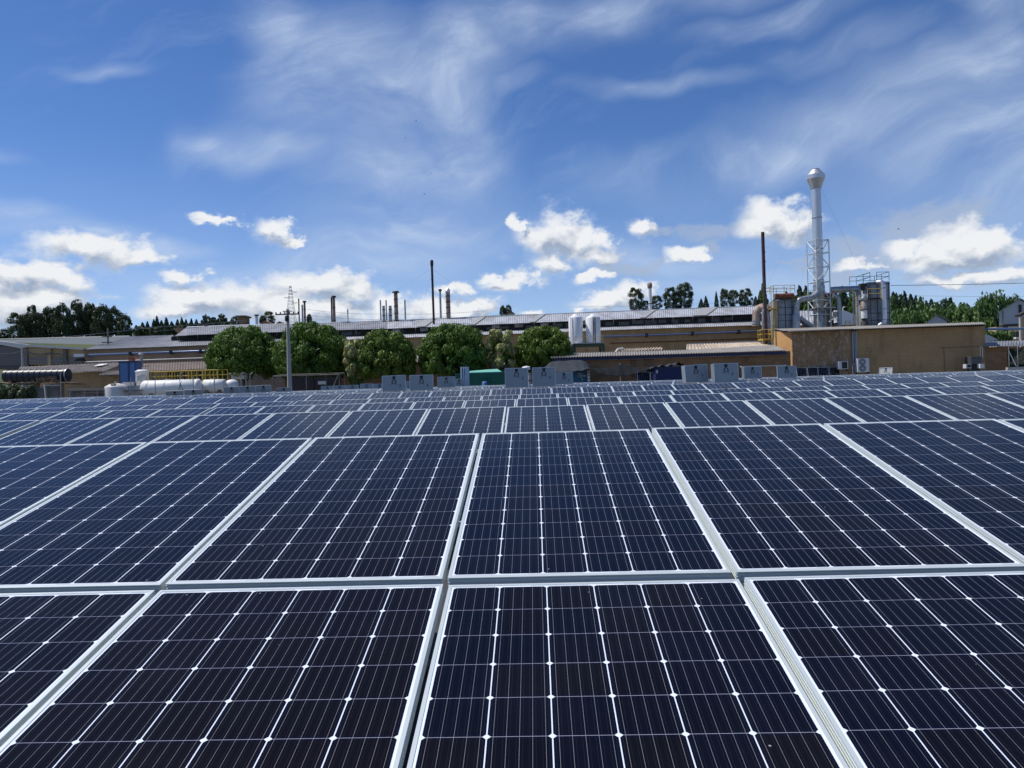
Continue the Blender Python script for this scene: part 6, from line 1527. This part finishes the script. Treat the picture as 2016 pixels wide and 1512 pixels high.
mb = MB(); p, q_ = L(1157.5, 752, 64.2), L(1161, 729, 64.2); mb.box((p.x, 64.2, 0), (q_.x, 64.45, q_.z)); pm = mb.build('corner_post', 'white', bc_)
mb = MB()
for i in range(9): z = .9 + i * .25; mb.box((p.x + .03, 64.185, z), (q_.x - .03, 64.199, z + .09))
sub(mb, 'blue_marking', 'navy_box', pm)
def cloth(name, fn, nu, nv, mat, label, cat='tarpaulin', thick=.03):
    mb = MB(); P_ = [[Vector(fn(i / nu, j / nv)) for j in range(nv + 1)] for i in range(nu + 1)]; vs = [p for r_ in P_ for p in r_]; n = len(vs); vs += [p - Vector((0, 0, thick)) for p in vs]; fs = []
    for i in range(nu):
        for j in range(nv): k_ = i * (nv + 1) + j; f = (k_, k_ + nv + 1, k_ + nv + 2, k_ + 1); fs.append(f); fs.append(tuple(n + q for q in f[::-1]))
    mb.add(vs, fs, True); o = mb.build(name, mat, None, loc=down(P_[0][0])); return tag(o, label, cat)
def tarp1(s, t_):
    # s along, t_ from eave (0) up to the ridge (1)
    lo = [(1063, 727), (1080, 729), (1100, 732), (1125, 731), (1148, 730), (1160, 725)]; hi = [(1074, 719), (1088, 711.5), (1110, 710), (1140, 708.5), (1152, 711), (1163, 722)]
    u = 1063 + 97 * s; v0 = hv(lo, u); u2 = 1078 + 84 * s; v1 = hv(hi, u2)
    p = L(u, v0, 63.2); q = L(u2, v1, 67.5); r_ = p.lerp(q, t_)
    r_.z += .022 * sin(s * 29 + t_ * 5 + 2 * sin(s * 7)) + .035 * sin(s * 9 + t_ * 6) * (1 - t_) - .35 * t_ * (1 - t_); return r_
cloth('grey_tarpaulin', tarp1, 60, 14, 'tarp', 'grey sagging tarpaulin spread over the blue container')
def tarp2(s, t_):
    lo = [(1160, 727), (1180, 735), (1205, 739.5), (1235, 739), (1260, 733), (1282, 725)]; hi = [(1160, 725.5), (1180, 725.5), (1204, 722), (1221, 716.2), (1245, 722.5), (1265, 725.5), (1282, 723.5)]
    u = 1160 + 122 * s; p = L(u, hv(lo, u), 62.8); q = L(u, hv(hi, u), 65.5); r_ = p.lerp(q, t_); r_.z += .04 * sin(s * 40 + t_ * 3) * (1 - t_ * .5); r_.z += .10 * sin(t_ * pi); return r_
cloth('shade_cloth', tarp2, 60, 12, 'tarp_black', 'black shade cloth slung low against the block wall')
t = thing('tarp_pole', down(L(1221, 740, 65.4)), 'thin pole propping the peak of the black shade cloth', 'pole'); mb = MB(); mb.bar(down(L(1221.5, 740, 65.4)), L(1221, 715.2, 65.4), .04, n=6); mb.build('pole', 'offwhite', t)
nb_, a, b, zt = container('navy_container', 1290, 1347, 722.5, 61.5, 4, 'navy_box', 'navy blue corrugated container left of the big upright panels', 18)
mb = MB(); p, q_ = L(1291.5, 735, 61.44), L(1295.5, 728.5, 61.44); mb.box((p.x, 61.44, p.z), (q_.x, 61.47, q_.z)); mb.build('data_plate', 'offwhite', nb_)
def tarp3(s, t_):
    u = 1285 + 62 * s; p = L(u, 723.5 - 7.5 * min(1, s * 1.2) + 5 * (s < .25) * (.25 - s), 61.3); p.y += 1.6 * t_; p.z += .06 * sin(s * 25) + .05 * sin(t_ * 7 + s * 9); return p
cloth('folded_tarpaulin', tarp3, 40, 6, 'tarp', 'crumpled grey sheet lying on top of the navy container')
# crumpled white bag and white blocks between the two upright panels
def blob(name, c, rx, ry, rz_, seed, mat, label, cat):
    rs = random.Random(seed); mb = MB(); N, K = 18, 10; vs = []
    for j in range(K + 1):
        th = pi * j / K
        for i in range(N):
            a = 2 * pi * i / N; q = 1 + rs.uniform(-.14, .14); vs.append((c[0] + cos(a) * sin(th) * rx * q, c[1] + sin(a) * sin(th) * ry * q, c[2] + cos(th) * rz_ * q))
    mb.add(vs, [(j * N + i, (j + 1) * N + i, (j + 1) * N + (i + 1) % N, j * N + (i + 1) % N) for j in range(K) for i in range(N)], True); o = mb.build(name, mat, None, loc=c); return tag(o, label, cat)
blob('plastic_bag', L(1036, 725, 34), .19, .15, .09, 4, 'bag', 'crumpled white plastic bag on the upright panel left of the tarpaulin', 'bag')
for i, (v0, v1) in enumerate(((736.5, 734.5), (748, 738), (757, 750.5), (759.5, 758.3))):
    p, q_ = L(1041, v0, 33.4), L(1046, v1, 33.4); mb = MB(); mb.box((p.x, 33.4, p.z), (q_.x, 33.8, q_.z)); o = mb.build('foam_block', 'white', None, loc=(p.x, 33.4, p.z)); tag(o, 'white block, %s from the top in the gap between the two central upright panels' % ORD[i], 'block', 'white blocks between the central upright panels')
# clutter in shade behind the green container
for i, (u0, v0, u1, v1, m_, lab, nm, ct) in enumerate(((866, 741, 871, 731.5, 'concrete', 'small whitish crate in the shade under the fourth tree', 'crate', 'crate'), (873, 740, 880, 732, 'clay', 'reddish crate in the shade under the fourth tree', 'crate', 'crate'), (935, 731, 940, 727, 'clay', 'small orange crate behind the green container', 'crate', 'crate'),
        (976, 735, 1000, 729, 'concrete_dark', 'grey flat box behind the right part of the green container', 'flat_box', 'box'))):
    a, b = L(u0, v0, 69.2), L(u1, v1, 69.2); mb = MB(); mb.box((a.x, 69.2, 0.02), (b.x, 69.9, b.z - .04)); mb.box((a.x - .02, 69.18, b.z - .04), (b.x + .02, 69.92, b.z)); o = mb.build(nm, m_, None, loc=(a.x, 69.2, 0)); tag(o, lab, ct)
t = thing('steel_gantry', down(L(985, 730, 70)), 'dark blue steel frame in the shade behind the green container', 'steel frame'); mb = MB()
for u in (974, 997): mb.bar(down(L(u, 730, 70)), L(u, 720.5, 70), .05, n=4)
mb.bar(L(974, 720.5, 70), L(997, 719.8, 70), .05, n=4); mb.build('frame', 'navy_box', t)
# shaded wall behind the round trees
t = thing('garden_wall', down(L(800, 730, 78)), 'brown wall in shade seen between the trunks of the round trees', 'wall'); mb = MB(); wall_between(mb, L(560, 727, 78), L(1075, 709, 77), .3); mb.build('wall', 'brick_dark', t)
t = thing('lean_to_roof', down(L(820, 705, 79)), 'short corrugated roof visible between the third and fourth round trees', 'roof'); mb = MB(); mb.corr(L(808, 713, 78.2), L(838, 711.5, 78.2), L(838, 698, 82), L(808, 699, 82), .25, .04, .03); mb.build('sheet', 'roof_low', t)
mb = MB(); wall_between(mb, L(809, 713, 78.6), L(837, 712, 78.6), 3); mb.build('wall', 'brick_dark', t)
# air conditioners
def outdoor_unit(u0, u1, vt, vb, Y, label, fans, dark=False, side=.25):
    a, b = L(u0, vb, Y), L(u1, vt, Y); t = thing('air_conditioner', (a.x, Y, 0), label, 'air conditioner')
    mb = MB(); mb.box((a.x, Y, a.z), (b.x, Y + .45, b.z)); cs = mb.build('casing', 'ac', t); w_ = b.x - a.x; h = b.z - a.z
    if dark: mb = MB(); mb.box((a.x + w_ * .34, Y - .012, a.z + h * .08), (b.x - w_ * .08, Y - .001, b.z - h * .08)); mb.build('coil_panel', 'soot', t)
    for i in range(fans):
        mb = MB(); c = Vector((a.x + w_ * .42, Y - .012, a.z + h * (.28 + .46 * i) if fans == 2 else a.z + h * .5)); mb.bar(c, c + Vector((0, .010, 0)), w_ * .30, n=22); f_ = mb.build('fan_grille', 'fan', t)
        mb = MB()
        for q in range(6): an_ = q * pi / 3; mb.bar(c + Vector((0, -.008, 0)), c + Vector((cos(an_) * w_ * .28, -.008, sin(an_) * w_ * .28)), .008, n=4)
        mb.bar(c + Vector((0, -.02, 0)), c, w_ * .07, n=12); sub(mb, 'guard', 'ac', f_)
    mb = MB(); mb.box((a.x, Y + .05, a.z - .14), (a.x + .06, Y + .5, a.z)); mb.box((b.x - .06, Y + .05, a.z - .14), (b.x, Y + .5, a.z)); mb.build('bracket', 'soot', t)
    return t
outdoor_unit(1651.5, 1669.5, 711, 727, 73.6, 'smaller air conditioner with dark coil left of the downpipes', 0, True)
outdoor_unit(1689, 1711, 705, 733, 73.4, 'tall white twin-fan air conditioner right of the downpipes', 2)
t = thing('chiller_unit', down(L(1923, 715, 72.6)), 'dark grey square chiller high on a stand at the right end of the olive wall', 'air conditioner'); a, b = L(1912, 717, 72.6), L(1933, 702.5, 72.6)
mb = MB(); mb.box((a.x, 72.6, a.z), (b.x, 73.6, b.z)); mb.build('casing', 'darkwall', t); mb = MB()
for i in range(9): x = a.x + (b.x - a.x) * (i + .5) / 9; mb.box((x - .01, 72.58, a.z + .05), (x + .01, 72.599, b.z - .06))
mb.build('louvre', 'fan', t); mb = MB(); mb.box((a.x - .02, 72.55, b.z), (b.x + .02, 73.65, b.z + .05)); mb.build('top', 'concrete_dark', t)
mb = MB(); c, d = L(1913, 730, 72.7), L(1929, 717, 72.7); mb.box((c.x, 72.7, 0), (d.x, 73.4, a.z)); mb.build('stand', 'dark', t)
mb = MB(); mb.path([L(1930, 682, 72.7), L(1930, 712, 72.7)], .03, 6); mb.path([L(1930, 683, 72.7), L(1934, 683, 72.7)], .03, 6); mb.path([L(1935, 705, 72.8), L(1934.5, 684, 72.8)], .04, 6); mb.build('conduit', 'alu_dark', t)
t, a, b, _ = boxthing('pump_box', 1902, 725, 1912, 716.5, 72.2, .5, 'ac', 'small pale box with a dark face left of the dark chiller stand', 'equipment', z=0)
mb = MB(); mb.box((a.x + .12, 72.18, a.z + .06), (b.x - .04, 72.199, b.z - .06)); mb.build('face', 'soot', t)
mb = MB(); mb.bar((a.x + .3, 72.3, 0), (a.x + .3, 72.3, a.z), .06, n=6); mb.build('stand', 'soot', t)
t, a, b, _ = boxthing('pump_box', 1930, 725, 1938, 716, 72.2, .5, 'ac', 'small pale finned box right of the dark chiller stand', 'equipment', z=0)
t = thing('meter_box', down(L(1688, 725, 73.9)), 'small grey box and valve between the two white air conditioners', 'equipment'); a, b = L(1683, 729, 73.9), L(1688, 723, 73.9); mb = MB(); mb.box((a.x, 73.9, a.z), (b.x, 74.1, b.z)); mb.build('box', 'concrete', t)
mb = MB(); mb.bar(L(1681, 718, 73.9), L(1681, 716.5, 73.9), .07, n=8); mb.bar(down(L(1678, 736, 73.9)), L(1678, 720, 73.9), .03, n=5); mb.build('valve', 'white', t)
# right edge: fence on a kerb wall, house with pale gable, second house
t = thing('kerb_wall', down(L(2000, 722, 71)), 'low pale concrete wall under the wire fence at the right edge', 'wall'); a, b = L(1984, 726, 71), L(2070, 720.5, 71); mb = MB(); mb.box((a.x, 71, 0), (b.x, 71.3, b.z)); mb.build('wall', 'concrete', t)
t = thing('wire_fence', down(L(2000, 700, 71.1)), 'tall grey wire fence with a slanting brace at the right edge', 'fence')
for u in (1985.5, 2003, 2021, 2040): mb = MB(); p, q_ = L(u, 681, 71.1), L(u, 722, 71.1); mb.bar((p.x, 71.1, q_.z), p, .035, n=6); mb.build('post', 'galv', t)
mb = MB(); mb.bar(L(1986, 691, 71.1), L(2001, 721, 71.1), .04, n=6); mb.build('brace', 'white', t)
mb = MB(); p = L(1985.5, 681, 71.1); q_ = L(2040, 680, 71.1)
for i in range(24): x = p.x + (q_.x - p.x) * i / 23; mb.bar((x, 71.12, 1.9), (min(x + 1.7, q_.x), 71.12, 3.6), .004, n=3); mb.bar((x, 71.12, 3.6), (min(x + 1.7, q_.x), 71.12, 1.9), .004, n=3)
mb.build('wire_mesh', 'mesh', t)
mb = MB(); P_ = [Vector((p.x + i * .05, 71.1 + .12 * sin(i * .9), p.z + .2 + .12 * cos(i * .9))) for i in range(60)]; mb.path(P_, .012, 4); mb.build('barbed_coil', 'mesh', t)
def gable_house(ul, ur, ve, ua, va, vb, Y, depth, mw, label, mr='roof_grey', over=.4):
    t = thing('gable_house', down(L(ul, vb, Y)), label, 'house'); mb = MB(); pts = [L(ul, vb, Y), L(ur, vb - (ur - ul) * .03, Y), L(ur, ve - (ur - ul) * .03, Y), L(ua, va, Y), L(ul, ve, Y)]
    pts[0].z = min(pts[0].z, pts[1].z); rx_ = pts[0].x / Y * depth; mb.prism(pts, (rx_, depth, 0)); mb.build('wall', mw, t)
    for (p, q_) in ((pts[4], pts[3]), (pts[3], pts[2])):
        mb = MB(); d = (q_ - p).normalized(); e_ = p - d * over if p is pts[4] else p; f_ = q_ + d * over if q_ is pts[2] else q_; y = Vector((0, -over, 0)); Z = Vector((0, 0, .12))
        w_ = Vector((rx_, depth + over, 0)); mb.hexa([e_ + y, f_ + y, f_ + y + w_, e_ + y + w_] + [v_ + Z for v_ in (e_ + y, f_ + y, f_ + y + w_, e_ + y + w_)]); mb.build('roof', mr, t)
    return t, pts
t, p_ = gable_house(1967, 2050, 613, 2006, 589.5, 640, 120, 8, 'house_wall', 'pale blue-grey gabled house at the right edge above the pipe')
mb = MB(); a, b = L(1974, 640, 119.95), L(2006, 636, 119.95); mb.box((a.x, 119.9, a.z - .2), (b.x, 119.98, a.z + .1)); mb.build('sill', 'soot', t)
mb = MB(); a, b = L(2007, 637, 119.9), L(2011, 600, 119.9); mb.box((a.x, 119.85, a.z), (b.x, 119.97, b.z)); mb.build('dark_strip', 'dark', t)
for u in (1974.5,): mb = MB(); a, b = L(u, 640, 119.9), L(u + 1, 612, 119.9); mb.box((a.x, 119.85, a.z), (b.x, 119.97, b.z)); mb.build('corner_trim', 'fan', t)
t2 = thing('lower_storey', down(L(1990, 660, 119)), 'cream masonry storey with dark windows under the pale blue gable', 'building'); a, b = L(1962, 668, 119), L(2060, 640.5, 119); mb = MB(); mb.box((a.x, 119, a.z - 4), (b.x, 121, b.z)); mb.build('wall', 'cream', t2)
for (u0, u1, v0, v1) in ((1976, 1980, 668, 642), (1982, 1984, 668, 642), (1992, 1999, 667, 654), (2001, 2009, 666, 653)):
    mb = MB(); a, b = L(u0, v0, 118.95), L(u1, v1, 118.95); mb.box((a.x, 118.92, a.z), (b.x, 118.99, b.z)); mb.build('window', 'dark', t2)
mb = MB(); a, b = L(1996, 667.5, 118), L(2020, 665.5, 118); mb.box((a.x, 117.5, a.z), (b.x, 118.9, b.z + .15)); mb.build('ledge', 'white', t2)
t3 = thing('brick_annex', down(L(2014, 640, 110)), 'narrow brick annex with dark roof cut by the right edge', 'building'); a, b = L(2012, 668, 110), L(2070, 622, 110); mb = MB(); mb.box((a.x, 110, a.z - 5), (b.x, 110.6, b.z)); mb.build('wall', 'brick_tan', t3)
mb = MB(); mb.prism([L(2008, 619, 109.6), L(2030, 608, 109.6), L(2070, 606, 109.6), L(2070, 610, 109.6), L(2030, 613, 109.6), L(2009, 623, 109.6)], (0, 1.2, 0)); mb.build('roof', 'soot', t3)
mb = MB(); a, b = L(2009.5, 668, 109.8), L(2012, 622, 109.8); mb.box((a.x, 109.8, a.z - 4), (b.x, 110.1, b.z)); mb.build('corner_post', 'concrete', t3)
gable_house(1826, 1864, 633, 1843, 621, 650, 126, 6, 'house_wall', 'small pale gabled house half hidden by trees above the block roof', 'roof_grey')

# birds
def bird(u, v, Y, s, label, yaw=0):
    s *= 0.36 if Y > 30 else 0.55
    c = L(u, v, Y); mb = MB()
    mb.lathe((0, 0, 0), [(.01 * s, -.16 * s), (.05 * s, -.06 * s), (.055 * s, .05 * s), (.03 * s, .14 * s), (.015 * s, .19 * s)], 8, (1, 0, 0.1))
    mb.prism([(-.02 * s, .02 * s, .02 * s), (.08 * s, .02 * s, .02 * s), (.04 * s, .22 * s, .10 * s), (-.07 * s, .34 * s, .05 * s)], (0, 0, .01 * s)); mb.prism([(.08 * s, -.02 * s, .02 * s), (-.02 * s, -.02 * s, .02 * s), (-.07 * s, -.34 * s, .05 * s), (.04 * s, -.22 * s, .10 * s)], (0, 0, .01 * s))
    mb.prism([(-.14 * s, -.02 * s, 0), (-.14 * s, .02 * s, 0), (-.26 * s, .05 * s, 0), (-.26 * s, -.05 * s, 0)], (0, 0, .008 * s))
    o = mb.build('bird', 'soot'); o.location = c; o.rotation_euler = (0, R(12), R(yaw)); return tag(o, label, 'bird', 'birds in the sky')
bird(819, 238, 60, 1, 'tiny dark bird high in the white plume, uppermost', 20)
bird(798, 272, 70, .8, 'tiny dark bird in the white plume, left below the uppermost', 200)
bird(848, 341, 60, 1, 'tiny dark bird right at the foot of the white plume', 100)
bird(836, 382, 60, 1, 'tiny dark bird lowest under the white plume', 60)
bird(1769, 451, 60, 1.3, 'dark bird before the grey cloud right of the silver stack', -50)
bird(1037, 562, 70, 1, 'dark bird over the small cloud left of the white silos', 30)
# small bird flying low over the panels
bird(1430, 765, 20, .7, 'little dark bird low over the panel rows at right', 80)
